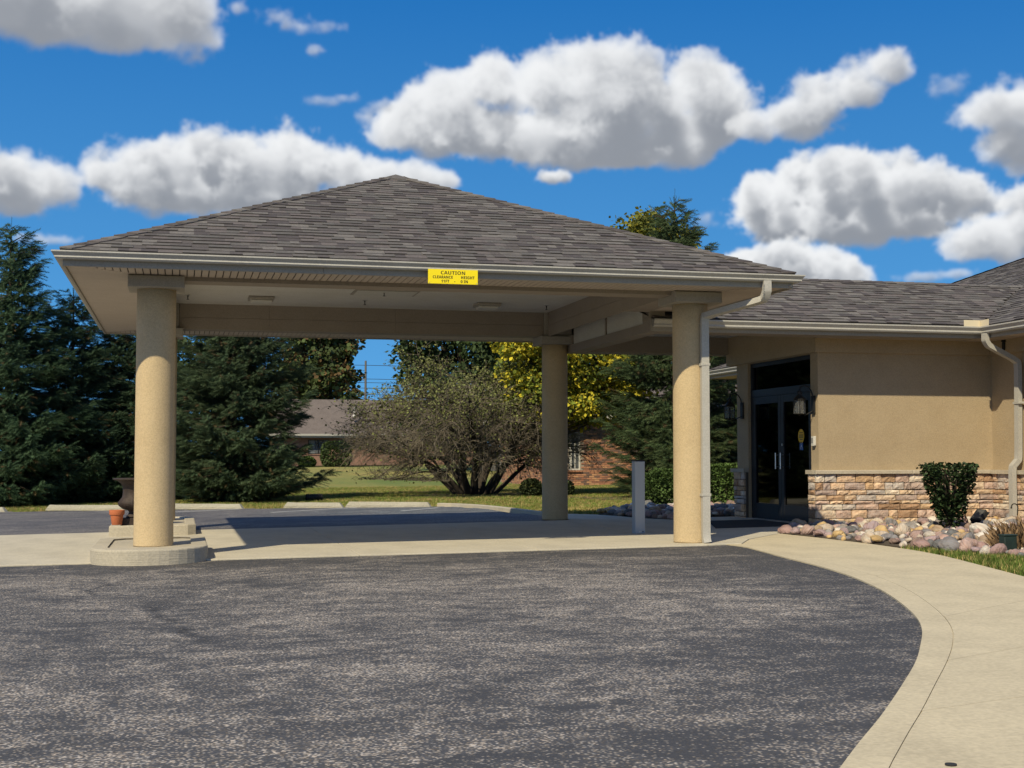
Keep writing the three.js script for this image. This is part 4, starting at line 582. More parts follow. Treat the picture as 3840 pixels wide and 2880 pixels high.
// doors: two glazed leaves under a dark transom
{
  const glass = new THREE.MeshPhysicalMaterial({ color: lin(0.025, 0.03, 0.04), roughness: 0.03, transmission: 1, thickness: 0, ior: 1.5, specularIntensity: 0.6 });
  const fr = part('door_frame', bld), X0 = DX + 0.05, X1 = DX + 0.13, bb = (n, p, a, b = 0.004) => mesh(n, cbox(...a, b), M.bronze, p);
  bb('jamb', fr, [X0, X1, 0.03, 2.755, -5.574, -5.5]); bb('jamb', fr, [X0, X1, 0.03, 2.755, -3.186, -3.112]); bb('head', fr, [X0, X1, 2.69, 2.755, -5.499, -3.187]); bb('transom_bar', fr, [X0 - 0.01, X1, 2.17, 2.29, -5.499, -3.187]);
  mesh('transom_pane', new THREE.PlaneGeometry(2.31, 0.4).rotateY(-Math.PI / 2).translate(X0 + 0.04, 2.49, -4.343), glass, fr);
  mesh('threshold', cbox(DX - 0.06, DX + 0.16, 0.02, 0.065, -5.58, -3.1, 0.006), mat({ color: lin(0.42, 0.41, 0.39), roughness: 0.5, metalness: 0.6 }), fr);
  for (const [z0, z1, h] of [[-5.495, -4.347, -4.44], [-4.341, -3.191, -4.25]]) {
    const d = part('door', bld);
    bb('stile', d, [X0, X1 - 0.03, 0.07, 2.165, z0, z0 + 0.11]); bb('stile', d, [X0, X1 - 0.03, 0.07, 2.165, z1 - 0.11, z1]); bb('rail', d, [X0, X1 - 0.03, 2.04, 2.165, z0 + 0.111, z1 - 0.111]); bb('rail', d, [X0, X1 - 0.03, 0.07, 0.33, z0 + 0.111, z1 - 0.111]);
    mesh('pane', new THREE.PlaneGeometry(z1 - z0 - 0.22, 1.71).rotateY(-Math.PI / 2).translate(X0 + 0.025, 1.185, (z0 + z1) / 2), glass, d);
    mesh('handle', merge([new THREE.CylinderGeometry(0.013, 0.013, 0.27, 12).translate(X0 - 0.055, 1.06, h), new THREE.CylinderGeometry(0.009, 0.009, 0.055, 8).rotateZ(Math.PI / 2).translate(X0 - 0.028, 0.96, h), new THREE.CylinderGeometry(0.009, 0.009, 0.055, 8).rotateZ(Math.PI / 2).translate(X0 - 0.028, 1.16, h)]), M.steel, d);
    if (z1 > -4) {
      mesh('lock_cylinder', new THREE.CylinderGeometry(0.022, 0.022, 0.012, 14).rotateZ(Math.PI / 2).translate(X0 - 0.006, 1.33, -4.28), M.steel, d);
      const c = document.createElement('canvas'); c.width = c.height = 256; const x = c.getContext('2d'); x.fillStyle = '#e8b800'; x.fillRect(0, 0, 256, 256); x.fillStyle = '#3b2a00'; x.fillRect(60, 60, 136, 14); x.fillRect(30, 100, 196, 12); x.fillRect(30, 144, 196, 12); x.fillRect(70, 178, 116, 14); for (let k = 0; k < 8; k++) x.fillRect(44 + k * 22, 118, 13, 20);
      const t = new THREE.CanvasTexture(c); t.colorSpace = THREE.SRGBColorSpace; mesh('caution_sticker', new THREE.CircleGeometry(0.115, 32).rotateY(-Math.PI / 2).translate(X0 + 0.022, 1.463, -3.62), mat({ map: t, roughness: 0.4 }), d);
      const c2 = document.createElement('canvas'); c2.width = c2.height = 128; const y = c2.getContext('2d'); y.fillStyle = '#1d4fa0'; y.fillRect(0, 0, 128, 128); y.strokeStyle = y.fillStyle = '#eef2f6'; y.lineWidth = 9; y.beginPath(); y.arc(58, 24, 9, 0, 7); y.fill(); y.beginPath(); y.moveTo(58, 38); y.lineTo(60, 72); y.lineTo(88, 72); y.lineTo(98, 104); y.stroke(); y.beginPath(); y.moveTo(58, 52); y.lineTo(82, 52); y.stroke(); y.beginPath(); y.arc(56, 84, 26, -2.2, 2.0, true); y.stroke();
      const t2 = new THREE.CanvasTexture(c2); t2.colorSpace = THREE.SRGBColorSpace; mesh('access_sticker', new THREE.PlaneGeometry(0.125, 0.125).rotateY(-Math.PI / 2).translate(X0 + 0.022, 1.30, -3.615), mat({ map: t2, roughness: 0.4 }), d);
    }
  }
}
// wall lanterns either side of the doors
{
  const seeded = new THREE.MeshPhysicalMaterial({ color: lin(0.55, 0.58, 0.6), roughness: 0.25, transmission: 0.85, thickness: 0, ior: 1.5, bumpMap: stuccoBump, bumpScale: 0.01 });
  const make = (z, lab) => {
    const t = thing('wall_lantern', lab, 'lantern', [DX - 0.001, 1.97, z], 'black lanterns beside the doors');
    mesh('backplate', cbox(-0.028, 0, -0.17, 0.12, -0.06, 0.06, 0.01), M.iron, t);
    mesh('arm', tube([V(-0.02, 0.06, 0), V(-0.05, 0.2, 0), V(-0.13, 0.275, 0), V(-0.22, 0.26, 0), V(-0.25, 0.2, 0)], 0.011, 20, 8), M.iron, t);
    mesh('arm', tube([V(-0.02, -0.12, 0), V(-0.06, -0.14, 0), V(-0.1, -0.16, 0), V(-0.17, -0.2, 0)], 0.008, 10, 8), M.iron, t);
    const b = part('cage', t, [-0.25, 0, 0]);
    mesh('cap', new THREE.LatheGeometry([[0, 0.2], [0.012, 0.2], [0.035, 0.19], [0.04, 0.15], [0.026, 0.14], [0.05, 0.12], [0.07, 0.095], [0.105, 0.06], [0.105, 0.048], [0, 0.048]].map(([x, y]) => new THREE.Vector2(x, y)), 8), M.iron, b);
    mesh('base', new THREE.LatheGeometry([[0, -0.2], [0.012, -0.196], [0.02, -0.18], [0.1, -0.176], [0.1, -0.162], [0, -0.162]].map(([x, y]) => new THREE.Vector2(x, y)), 8), M.iron, b);
    for (let k = 0; k < 8; k++) { const a = k * Math.PI / 4 + Math.PI / 8, p = V(Math.cos(a) * 0.09, 0, Math.sin(a) * 0.09), a2 = a + Math.PI / 4, q = V(Math.cos(a2) * 0.09, 0, Math.sin(a2) * 0.09); if (k % 2 === 0) mesh('bar', new THREE.CylinderGeometry(0.007, 0.007, 0.212, 6).translate(p.x, -0.057, p.z), M.iron, b); const w = p.distanceTo(q), g = new THREE.PlaneGeometry(w - 0.004, 0.208), m = p.clone().add(q).multiplyScalar(0.5); g.rotateY(Math.atan2(m.x, m.z)); g.translate(m.x * 0.985, -0.057, m.z * 0.985); mesh('glass_pane', g, seeded, b); }
    mesh('bulb', new THREE.LatheGeometry([[0, 0.01], [0.018, 0.0], [0.026, -0.03], [0.014, -0.07], [0.012, -0.16], [0, -0.16]].map(([x, y]) => new THREE.Vector2(x, y)), 12), M.trim, b);
  };
  make(-5.81, 'black wall lantern with seeded glass on the pier beyond the doors'); make(-2.99, 'black wall lantern with seeded glass on the jamb above the intercom');
  const t = thing('intercom_box', 'small white intercom box on the tan jamb beside the doors', 'intercom', [DX, 1.375, -2.975]); mesh('housing', cbox(-0.045, 0, -0.075, 0.075, -0.05, 0.05, 0.008), M.panel, t); mesh('speaker_grille', box(-0.0475, -0.0455, -0.03, 0.05, -0.035, 0.02), mat({ color: lin(0.22, 0.22, 0.22) }), t);
  const s = thing('security_camera', 'dark security camera fixed under the eave by the downspout', 'camera', [6.2, 2.98, -2.37]); mesh('mount', new THREE.CylinderGeometry(0.04, 0.04, 0.03, 14).translate(0, -0.015, 0), M.iron, s); mesh('camera_body', new THREE.CapsuleGeometry(0.028, 0.09, 4, 12).translate(0, -0.1, 0), M.iron, s);
}


// ───────────────────────── things on the ground ─────────────────────────
{
  const grey = mat({ color: lin(0.38, 0.41, 0.45), roughness: 0.5, metalness: 0.25 });
  const t = thing('door_opener_post', 'grey metal door opener post standing under the canopy', 'post', [0.0, 0.012, -2.12]);
  mesh('post_body', cbox(-0.075, 0.075, 0.006, 1.05, -0.075, 0.075, 0.006), grey, t); mesh('cap', cbox(-0.078, 0.078, 1.0505, 1.072, -0.078, 0.078, 0.006), M.bronze, t);
  mesh('base_plate', cbox(-0.085, 0.085, 0, 0.0055, -0.085, 0.085, 0.001), grey, t); mesh('anchor_sticker', box(-0.02, 0.02, 0.02, 0.045, 0.0755, 0.077), M.panel, t); mesh('bolt_head', new THREE.CylinderGeometry(0.008, 0.008, 0.006, 8).rotateX(Math.PI / 2).translate(0.04, 0.035, 0.078), M.dark, t);
}
{
  const iron = mat({ color: lin(0.05, 0.036, 0.032), map: rockMap, bumpMap: rockBump, bumpScale: 0.004, roughness: 0.7, metalness: 0.2 });
  const lathe = (p, n = 40) => new THREE.LatheGeometry(p.map(([a, b]) => new THREE.Vector2(a, b)), n);
  const t = thing('garden_urn', 'dark fluted cast iron urn on the island behind the front column', 'urn', [-7.19, 0.072, -5.3]);
  mesh('plinth', cbox(-0.17, 0.17, 0, 0.11, -0.17, 0.17, 0.01), iron, t);
  const bowl = lathe([[0, 0.11], [0.11, 0.11], [0.1, 0.14], [0.07, 0.17], [0.06, 0.2], [0.075, 0.225], [0.16, 0.25], [0.21, 0.3], [0.22, 0.35], [0.19, 0.39], [0.165, 0.43], [0.155, 0.5], [0.16, 0.58], [0.185, 0.64], [0.24, 0.685]], 48);
  { const p = bowl.attributes.position; for (let i = 0; i < p.count; i++) { const y = p.getY(i); if (y > 0.26 && y < 0.4) { const a = Math.atan2(p.getZ(i), p.getX(i)), k = 1 + 0.045 * Math.cos(a * 24); p.setX(i, p.getX(i) * k); p.setZ(i, p.getZ(i) * k); } } bowl.computeVertexNormals(); }
  mesh('bowl', bowl, iron, t); mesh('rim', lathe([[0.2, 0.67], [0.26, 0.69], [0.31, 0.7], [0.315, 0.715], [0.29, 0.725], [0.22, 0.72], [0.19, 0.69]]), iron, t); mesh('soil', new THREE.CylinderGeometry(0.2, 0.19, 0.02, 24).translate(0, 0.69, 0), M.soil, t);
  const p = thing('terracotta_pot', 'orange terracotta flower pot standing beside the dark urn', 'flower pot', [-7.42, 0.068, -5.08]);
  const tc = mat({ color: lin(0.48, 0.145, 0.06), map: stuccoMap, roughness: 0.85 });
  mesh('pot_body', lathe([[0, 0], [0.072, 0], [0.098, 0.17], [0.098, 0.19], [0.09, 0.19], [0.066, 0.012], [0, 0.012]]), tc, p); mesh('pot_rim', lathe([[0.094, 0.17], [0.112, 0.172], [0.118, 0.24], [0.108, 0.245], [0.1, 0.24], [0.095, 0.175]]), tc, p); mesh('pot_soil', new THREE.CylinderGeometry(0.1, 0.098, 0.01, 20).translate(0, 0.215, 0), M.soil, p);
}
// ───────────────────────── river rock beds ─────────────────────────
{
  const rockGeos = []; for (let s = 0; s < 9; s++) { rs(500 + s); const g = new THREE.IcosahedronGeometry(1, 2), p = g.attributes.position, o = rnd() * 50; for (let i = 0; i < p.count; i++) { const v = V(p.getX(i), p.getY(i), p.getZ(i)), k = 1 + 0.5 * fbm3(v.x * 1.0 + o, v.y * 1.0, v.z * 1.0, 3); p.setXYZ(i, v.x * k, v.y * k * (0.5 + 0.1 * (s % 3)), v.z * k * 0.8); } const t = g.index ? g.toNonIndexed() : g; const m = new THREE.BufferGeometry(); m.setAttribute('position', t.attributes.position); const uv = new Float32Array(t.attributes.position.count * 2); for (let i = 0; i < t.attributes.position.count; i++) { uv[i * 2] = t.attributes.position.getX(i) * 0.12 + t.attributes.position.getZ(i) * 0.07 + s * 0.31; uv[i * 2 + 1] = t.attributes.position.getY(i) * 0.12 + t.attributes.position.getZ(i) * 0.1 + s * 0.17; } m.setAttribute('uv', new THREE.BufferAttribute(uv, 2)); // smooth normals from position
    const n = new Float32Array(t.attributes.position.count * 3); g.computeVertexNormals(); const acc = new Map(), key = (i) => t.attributes.position.getX(i).toFixed(4) + ',' + t.attributes.position.getY(i).toFixed(4) + ',' + t.attributes.position.getZ(i).toFixed(4); m.computeVertexNormals(); const fn = m.attributes.normal; for (let i = 0; i < fn.count; i++) { const k = key(i), a = acc.get(k) ?? V(0, 0, 0); a.add(V(fn.getX(i), fn.getY(i), fn.getZ(i))); acc.set(k, a); } for (let i = 0; i < fn.count; i++) { const a = acc.get(key(i)).clone().normalize(); fn.setXYZ(i, a.x, a.y, a.z); } rockGeos.push(m); }
  const tones = [[0.6, 0.53, 0.45], [0.4, 0.28, 0.27], [0.66, 0.62, 0.56], [0.26, 0.26, 0.28], [0.6, 0.44, 0.22], [0.42, 0.33, 0.35], [0.17, 0.18, 0.19], [0.5, 0.37, 0.34], [0.76, 0.73, 0.68], [0.3, 0.22, 0.19], [0.34, 0.33, 0.33], [0.46, 0.36, 0.26]].map((c) => mat({ color: lin(c[0] * 0.92, c[1] * 0.9, c[2] * 0.9), map: rockMap, bumpMap: rockBump, bumpScale: 0.02, roughness: 0.9 }));
  const bed = (name, poly, count, r0, r1, sd, lab, hill = 0.08, most = 300) => {
    const b = struct(part(name, scene), lab, 'rock bed');
    mesh('bed_soil', slab(poly, 0.02, 0.06), M.soil, b);
    let x0 = 1e9, x1 = -1e9, z0 = 1e9, z1 = -1e9; for (const [x, z] of poly) { x0 = Math.min(x0, x); x1 = Math.max(x1, x); z0 = Math.min(z0, z); z1 = Math.max(z1, z); }
    rs(sd); const list = [];
    for (let t = 0; t < count * 30 && list.length < count; t++) { const x = rr(x0, x1), z = rr(z0, z1), r = r0 + (r1 - r0) * Math.pow(rnd(), 1.8); if (!inPoly(poly, x, z)) continue; if (list.some((o) => Math.hypot(o.x - x, o.z - z) < (o.r + r) * 0.66)) continue; list.push({ x, z, r }); }
    list.forEach((o) => { o.d = o.r / Math.hypot(o.x - CAM.x, o.z - CAM.z); }); list.sort((a, c) => c.d - a.d);
    const rest = [];
    list.forEach((o, i) => { const k = Math.floor(rnd() * 9), m = new THREE.Object3D(); m.position.set(o.x, G(o.x) + 0.02 + o.r * 0.22 + hill * rnd() * rnd(), o.z); m.rotation.set(rr(-0.3, 0.3), rr(0, 6.28), rr(-0.3, 0.3)); m.scale.set(o.r * rr(0.85, 1.15), o.r * rr(0.8, 1.3), o.r); m.updateMatrix(); if (i < most) { const q = mesh('river_rock', rockGeos[k], pick(tones), b); q.position.copy(m.position); q.rotation.copy(m.rotation); q.scale.copy(m.scale); } else rest.push([k, m.matrix.clone(), pick(tones).color]); });
    if (rest.length) { const im = new THREE.InstancedMesh(rockGeos[2], mat({ map: rockMap, roughness: 0.85 }), rest.length); rest.forEach(([, m, c], i) => { im.setMatrixAt(i, m); im.setColorAt(i, c); }); im.name = 'river_rocks'; sh(im); stuff(im); b.add(im); }
  };
  bed('rock_bed', [[1.86, -1.45], [2.4, -2.25], [3.0, -2.7], [6.2, -2.7], [6.2, 4.0], [2.75, 4.2], [2.35, 3.75], [2.2, 3.2], [2.08, 2.6], [1.98, 2.0], [1.97, 1.2], [1.95, 0.4], [1.93, -0.4]], 1000, 0.04, 0.135, 61, 'bed of mixed river rocks along the stone wall base', 0.05);
  bed('rock_bed_rear', [[1.55, -6.45], [1.9, -5.7], [2.05, -6.25], [3.2, -6.5], [5.6, -6.9], [5.6, -12.6], [3.7, -12.2], [2.0, -9.5], [1.3, -8.3], [1.45, -7.4]], 480, 0.055, 0.15, 62, 'shaded bed of rounded rocks behind the grey post', 0.06, 260);
}
// ───────────────────────── vegetation ─────────────────────────
const leafMat = (o = {}) => new THREE.MeshPhysicalMaterial({ roughness: 0.75, side: THREE.DoubleSide, specularIntensity: 0.35, ...o });
const needleMat = leafMat(), broadMat = leafMat({ transmission: 0.0 }), glowLeaf = leafMat({ transmission: 0.25, thickness: 0, roughness: 0.9 });
// a spruce sprig: a stem with needles standing out all round, drawn as narrow blades
const sprigGeo = (() => { const P = []; rs(901); const tri = (a, b, c) => P.push(...a, ...b, ...c); tri([-0.012, 0, 0], [0.012, 0, 0], [0, 0, 1]); tri([0, -0.012, 0], [0, 0.012, 0], [0, 0, 1]); for (let k = 0; k < 26; k++) { const z = 0.03 + 0.9 * k / 26, a = k * 2.4, l = 0.23 * (1 - 0.4 * z), c = Math.cos(a), s = Math.sin(a), w = 0.026; tri([-s * w, c * w, z], [s * w, -c * w, z], [c * l, s * l, z + 0.15]); } const g = new THREE.BufferGeometry(); g.setAttribute('position', new THREE.Float32BufferAttribute(P, 3)); g.computeVertexNormals(); return g; })();
const leafGeo = (() => { const g = new THREE.BufferGeometry(); const v = [[0, 0, 0], [0.34, 0.06, 0.3], [0.42, 0.02, 0.62], [0, -0.06, 1], [-0.42, 0.02, 0.62], [-0.34, 0.06, 0.3], [0, -0.05, 0.5]]; const f = [[0, 1, 6], [1, 2, 6], [2, 3, 6], [3, 4, 6], [4, 5, 6], [5, 0, 6]]; g.setAttribute('position', new THREE.Float32BufferAttribute(f.flat().flatMap((i) => v[i]), 3)); g.computeVertexNormals(); return g; })();
const O3 = new THREE.Object3D();
function inst(name, geo, m, list, parent) { const im = new THREE.InstancedMesh(geo, m, list.length); const c = new THREE.Color(); list.forEach((o, i) => { O3.position.copy(o.p); O3.lookAt(o.p.x + o.d.x, o.p.y + o.d.y, o.p.z + o.d.z); O3.rotateZ(o.t ?? 0); O3.scale.set(o.w ?? o.s, o.w ?? o.s, o.s); O3.updateMatrix(); im.setMatrixAt(i, O3.matrix); im.setColorAt(i, c.setRGB(...o.c)); }); im.name = name; sh(im); parent.add(im); return im; }
const nd = () => { let v; do v = V(rr(-1, 1), rr(-1, 1), rr(-1, 1)); while (v.lengthSq() > 1 || v.lengthSq() < 0.01); return v.normalize(); };

function spruce(name, label, x, z, h, r, o = {}) {
  rs(o.seed ?? 1); const y0 = lawnY(x, z), t = thing(name, label, 'tree', [x, y0, z], o.group), list = [], wood = [];
  const sx = o.lean ?? 0, low = o.low ?? 0.15, col = o.col ?? [0.036, 0.066, 0.034], dens = o.dens ?? 1, sc = o.sprig ?? 0.31;
  mesh('trunk', limb(V(0, 0, 0), V(sx, h * 0.97, 0), 0.02 * h, 0.015, 10), M.bark, t);
  for (let y = low; y < h * 0.985; y += rr(0.15, 0.24) * (o.step ?? 1)) {
    const f = 1 - y / h, L0 = r * Math.pow(f, o.pow ?? 0.72) * sst(-0.4, 0.9, y), n = Math.max(3, Math.round((3.5 + 7.5 * f) * dens));
    for (let k = 0; k < n; k++) {
      const a = rr(0, 6.283), lump = 0.78 + 0.5 * fbm3(Math.cos(a) * 1.3 + o.seed, y * 0.7, Math.sin(a) * 1.3, 2), L = Math.max(0.12, L0 * rr(0.72, 1.12) * lump), up = f < 0.25 ? 0.75 - f * 2 : 0.12 - 0.3 * f, dir = V(Math.cos(a), up, Math.sin(a));
      const base = V(sx * y / h, y, 0), tip = (s) => base.clone().addScaledVector(dir, L * s).add(V(0, -0.22 * L * s * (1 - s) * 2 + 0.13 * L * s * s * s, 0));
      if (rnd() < 0.5) wood.push(limb(base, tip(0.75), 0.014 + 0.008 * L, 0.005, 4));
      const m = Math.max(2, Math.round(L / sc * 8.5 * dens * (0.3 + 0.7 * sst(0.02, 0.17, f))));
      for (let q = 0; q < m; q++) {
        const s = Math.pow(rr(0.02, 1), 0.7), p = tip(s), side = rr(-1, 1), w = L * 0.32 * (1.05 - s) * side, ax = V(-Math.sin(a), 0, Math.cos(a));
        p.addScaledVector(ax, w); p.y -= Math.abs(w) * 0.25 + rr(0, 0.1) * (1 - f);
        const d = V(Math.cos(a), rr(-0.45, 0.35), Math.sin(a)).addScaledVector(ax, side * 0.9).add(nd().multiplyScalar(0.25)), old = rnd(), g = 0.65 + 0.7 * old + 0.5 * sst(0.8, 1, s) * rnd();
        const br = rnd() < (o.brown ?? 0.04); list.push({ p, d, s: sc * rr(0.7, 1.3), w: sc * rr(0.8, 1.15), t: rr(0, 6), c: br ? [0.09, 0.068, 0.035] : [col[0] * g * (0.9 + 0.25 * old), col[1] * g * 1.05, col[2] * g * 1.05] });
      }
    }
  }
  for (let k = 0; k < 6; k++) list.push({ p: V(sx, h * 0.95, 0), d: V(rr(-0.5, 0.5), 1, rr(-0.5, 0.5)), s: sc * 1.2, w: sc * 0.6, t: 0, c: col }); list.push({ p: V(sx, h * 0.96, 0), d: V(0.02, 1, 0.03), s: h * 0.06, w: sc * 0.5, t: 0, c: col });
  if (wood.length) mesh('branches', merge(wood), M.bark, t);
  stuff(inst('crown', sprigGeo, needleMat, list, t)); return list.length;
}
// broadleaf tree: limbs grow into clumps of leaves with gaps between them
function broad(name, label, x, z, o) {
  rs(o.seed); const y0 = lawnY(x, z), t = thing(name, label, 'tree', [x, y0, z], o.group), wood = [], list = [], H = o.h, R = o.r, cy = o.cy ?? H * 0.6, ry = o.ry ?? H * 0.42;
  mesh('trunk', merge([limb(V(0, -0.05, 0), V(0.05, cy * 0.55, 0), 0.035 * H * 0.6, 0.02 * H * 0.6, 10), limb(V(0.05, cy * 0.55, 0), V(0.1, cy * 1.2, 0.05), 0.02 * H * 0.6, 0.02, 8)]), M.bark, t);
  const clumps = [];
  for (let k = 0; k < o.clumps; k++) { const d = nd(), f = Math.pow(rr(0.15, 1), 0.45), lump = 0.85 + 0.45 * fbm3(d.x * 1.4 + o.seed, d.y * 1.4, d.z * 1.4, 2), c = V((o.ox ?? 0) * sst(0.5, 3, cy + d.y * ry * f) + d.x * R * f * lump, cy + d.y * ry * f * lump, d.z * R * f * lump); if (c.y < (o.min ?? 0.6)) continue; clumps.push([c, rr(0.55, 1.1) * o.cs, rnd()]); }
  for (const [c, cr, ton] of clumps) {
    if (rnd() < 0.55) wood.push(limb(V(rr(-0.1, 0.1), Math.min(c.y * 0.75, cy * rr(0.4, 1.0)), 0), c, 0.01 * H * 0.4 + 0.012, 0.008, 5));
    const n = Math.round(o.leaves * cr * cr / (o.cs * o.cs) * rr(0.7, 1.2));
    for (let q = 0; q < n; q++) { const d = nd(), s = Math.pow(rnd(), 0.5), p = c.clone().add(V(d.x * cr * s, d.y * cr * 0.72 * s, d.z * cr * s)), g = rr(0.65, 1.3) * (0.8 + 0.4 * ton), y = o.alt && rnd() < o.altP * (0.35 + 1.3 * ton) ? o.alt : o.col; list.push({ p, d: V(d.x * 0.6 + rr(-0.6, 0.6), rr(-0.9, 0.4), d.z * 0.6 + rr(-0.6, 0.6)), s: o.leaf * rr(0.7, 1.3), t: rr(-1.2, 1.2), c: [y[0] * g, y[1] * g, y[2] * g] }); }
  }
  if (wood.length) mesh('limbs', merge(wood), M.bark, t);
  stuff(inst('crown', leafGeo, o.mat ?? broadMat, list, t)); return list.length;
}
let nLeaf = 0;
// the spruces on the left
nLeaf += spruce('spruce_tree', 'tall dark spruce with a bare spire beside the canopy eave', -10.9, -21.2, 7.5, 2.9, { seed: 11, low: 0.1, dens: 1.35, pow: 0.62, group: 'dark spruces beside the parking area' });
nLeaf += spruce('spruce_tree', 'dark spruce whose tip shows just outside the canopy eave corner', -9.4, -22.6, 5.9, 2.6, { seed: 12, low: 0.1, dens: 1.35, pow: 0.6, col: [0.032, 0.058, 0.032], group: 'dark spruces beside the parking area' });
nLeaf += spruce('spruce_tree', 'dark spruce filling the gap behind the urn and front column', -7.6, -23.6, 6.2, 2.7, { seed: 13, low: 0.1, dens: 1.35, pow: 0.55, col: [0.032, 0.056, 0.03], group: 'dark spruces beside the parking area' });
nLeaf += spruce('spruce_tree', 'broad drooping spruce with brownish tips standing behind the wheel stops', -5.1, -20.6, 6.9, 2.6, { seed: 14, low: 0.05, dens: 1.35, pow: 0.34, brown: 0.05, col: [0.042, 0.066, 0.034], group: 'dark spruces beside the parking area' });
nLeaf += spruce('spruce_tree', 'tall spruce whose slim tip rises above the canopy roof', 6.2, -17.2, 8.05, 2.75, { seed: 15, low: 0.1, dens: 1.2, pow: 0.62, col: [0.05, 0.075, 0.032] });
nLeaf += spruce('spruce_tree', 'dark spruce standing behind the lantern pier', 9.2, -20.5, 6.0, 2.7, { seed: 16, low: 0.1, dens: 1, pow: 0.6, col: [0.042, 0.062, 0.03] });
// maple turning yellow
nLeaf += broad('maple_tree', 'maple tree turning yellow green behind the rear canopy column', 3.85, -20.6, { seed: 31, h: 7.2, r: 2.75, ox: 0.75, cy: 4.2, ry: 2.7, clumps: 180, cs: 0.6, leaves: 210, leaf: 0.115, col: [0.17, 0.21, 0.03], alt: [0.46, 0.4, 0.035], altP: 0.5, min: 1.95, mat: glowLeaf });
nLeaf += broad('maple_tree', 'yellow green maple crown showing over the canopy roof beside the spruce tip', 8.4, -26.5, { seed: 37, h: 9.4, r: 2.5, cy: 6.9, ry: 3.0, clumps: 150, cs: 0.62, leaves: 170, leaf: 0.13, col: [0.16, 0.18, 0.035], alt: [0.34, 0.31, 0.04], altP: 0.4, min: 2.6, mat: glowLeaf });
// trees farther off
nLeaf += broad('shade_tree', 'large dark green shade tree behind the spreading crab apple', 9.6, -62, { seed: 41, h: 12.5, r: 4.6, cy: 6.2, ry: 5.4, clumps: 150, cs: 1.2, leaves: 110, leaf: 0.3, col: [0.045, 0.07, 0.028], group: 'dark trees beyond the lawn', min: 0.8 });
nLeaf += broad('shade_tree', 'dark green shade tree beside the maple, beyond the lawn', 14.6, -63, { seed: 42, h: 11.5, r: 4.4, cy: 6, ry: 5, clumps: 140, cs: 1.2, leaves: 110, leaf: 0.3, col: [0.05, 0.075, 0.032], group: 'dark trees beyond the lawn', min: 0.8 });
nLeaf += broad('shade_tree', 'broad dark tree behind the brick house and maple', 22, -62, { seed: 43, h: 12, r: 5, cy: 6, ry: 5, clumps: 130, cs: 1.3, leaves: 100, leaf: 0.32, col: [0.05, 0.072, 0.03], group: 'dark trees beyond the lawn', min: 0.8 });
nLeaf += broad('maple_tree', 'reddening green tree standing behind the grey shingled house', 5.9, -112, { seed: 44, h: 17, r: 4.6, cy: 9, ry: 7.4, clumps: 150, cs: 1.35, leaves: 110, leaf: 0.42, col: [0.06, 0.085, 0.03], alt: [0.11, 0.07, 0.03], altP: 0.35, min: 1.5 });
nLeaf += broad('shade_tree', 'dark tree behind the grey shingled house roof beside the spruce', -3, -116, { seed: 45, h: 15, r: 5.5, cy: 8, ry: 6.6, clumps: 110, cs: 1.5, leaves: 90, leaf: 0.45, col: [0.05, 0.075, 0.03], min: 1.5 });
nLeaf += broad('shade_tree', 'low far tree at the foot of the utility pole', 11.5, -128, { seed: 46, h: 5.6, r: 4.5, cy: 2.8, ry: 2.6, clumps: 60, cs: 1.1, leaves: 80, leaf: 0.4, col: [0.06, 0.085, 0.032], min: 0.2 });
nLeaf += broad('shade_tree', 'dark far tree showing between the spruces beside the eave', -20, -52, { seed: 47, h: 11, r: 6, cy: 5.2, ry: 5, clumps: 130, cs: 1.4, leaves: 100, leaf: 0.34, col: [0.04, 0.06, 0.028], min: 0.3 });
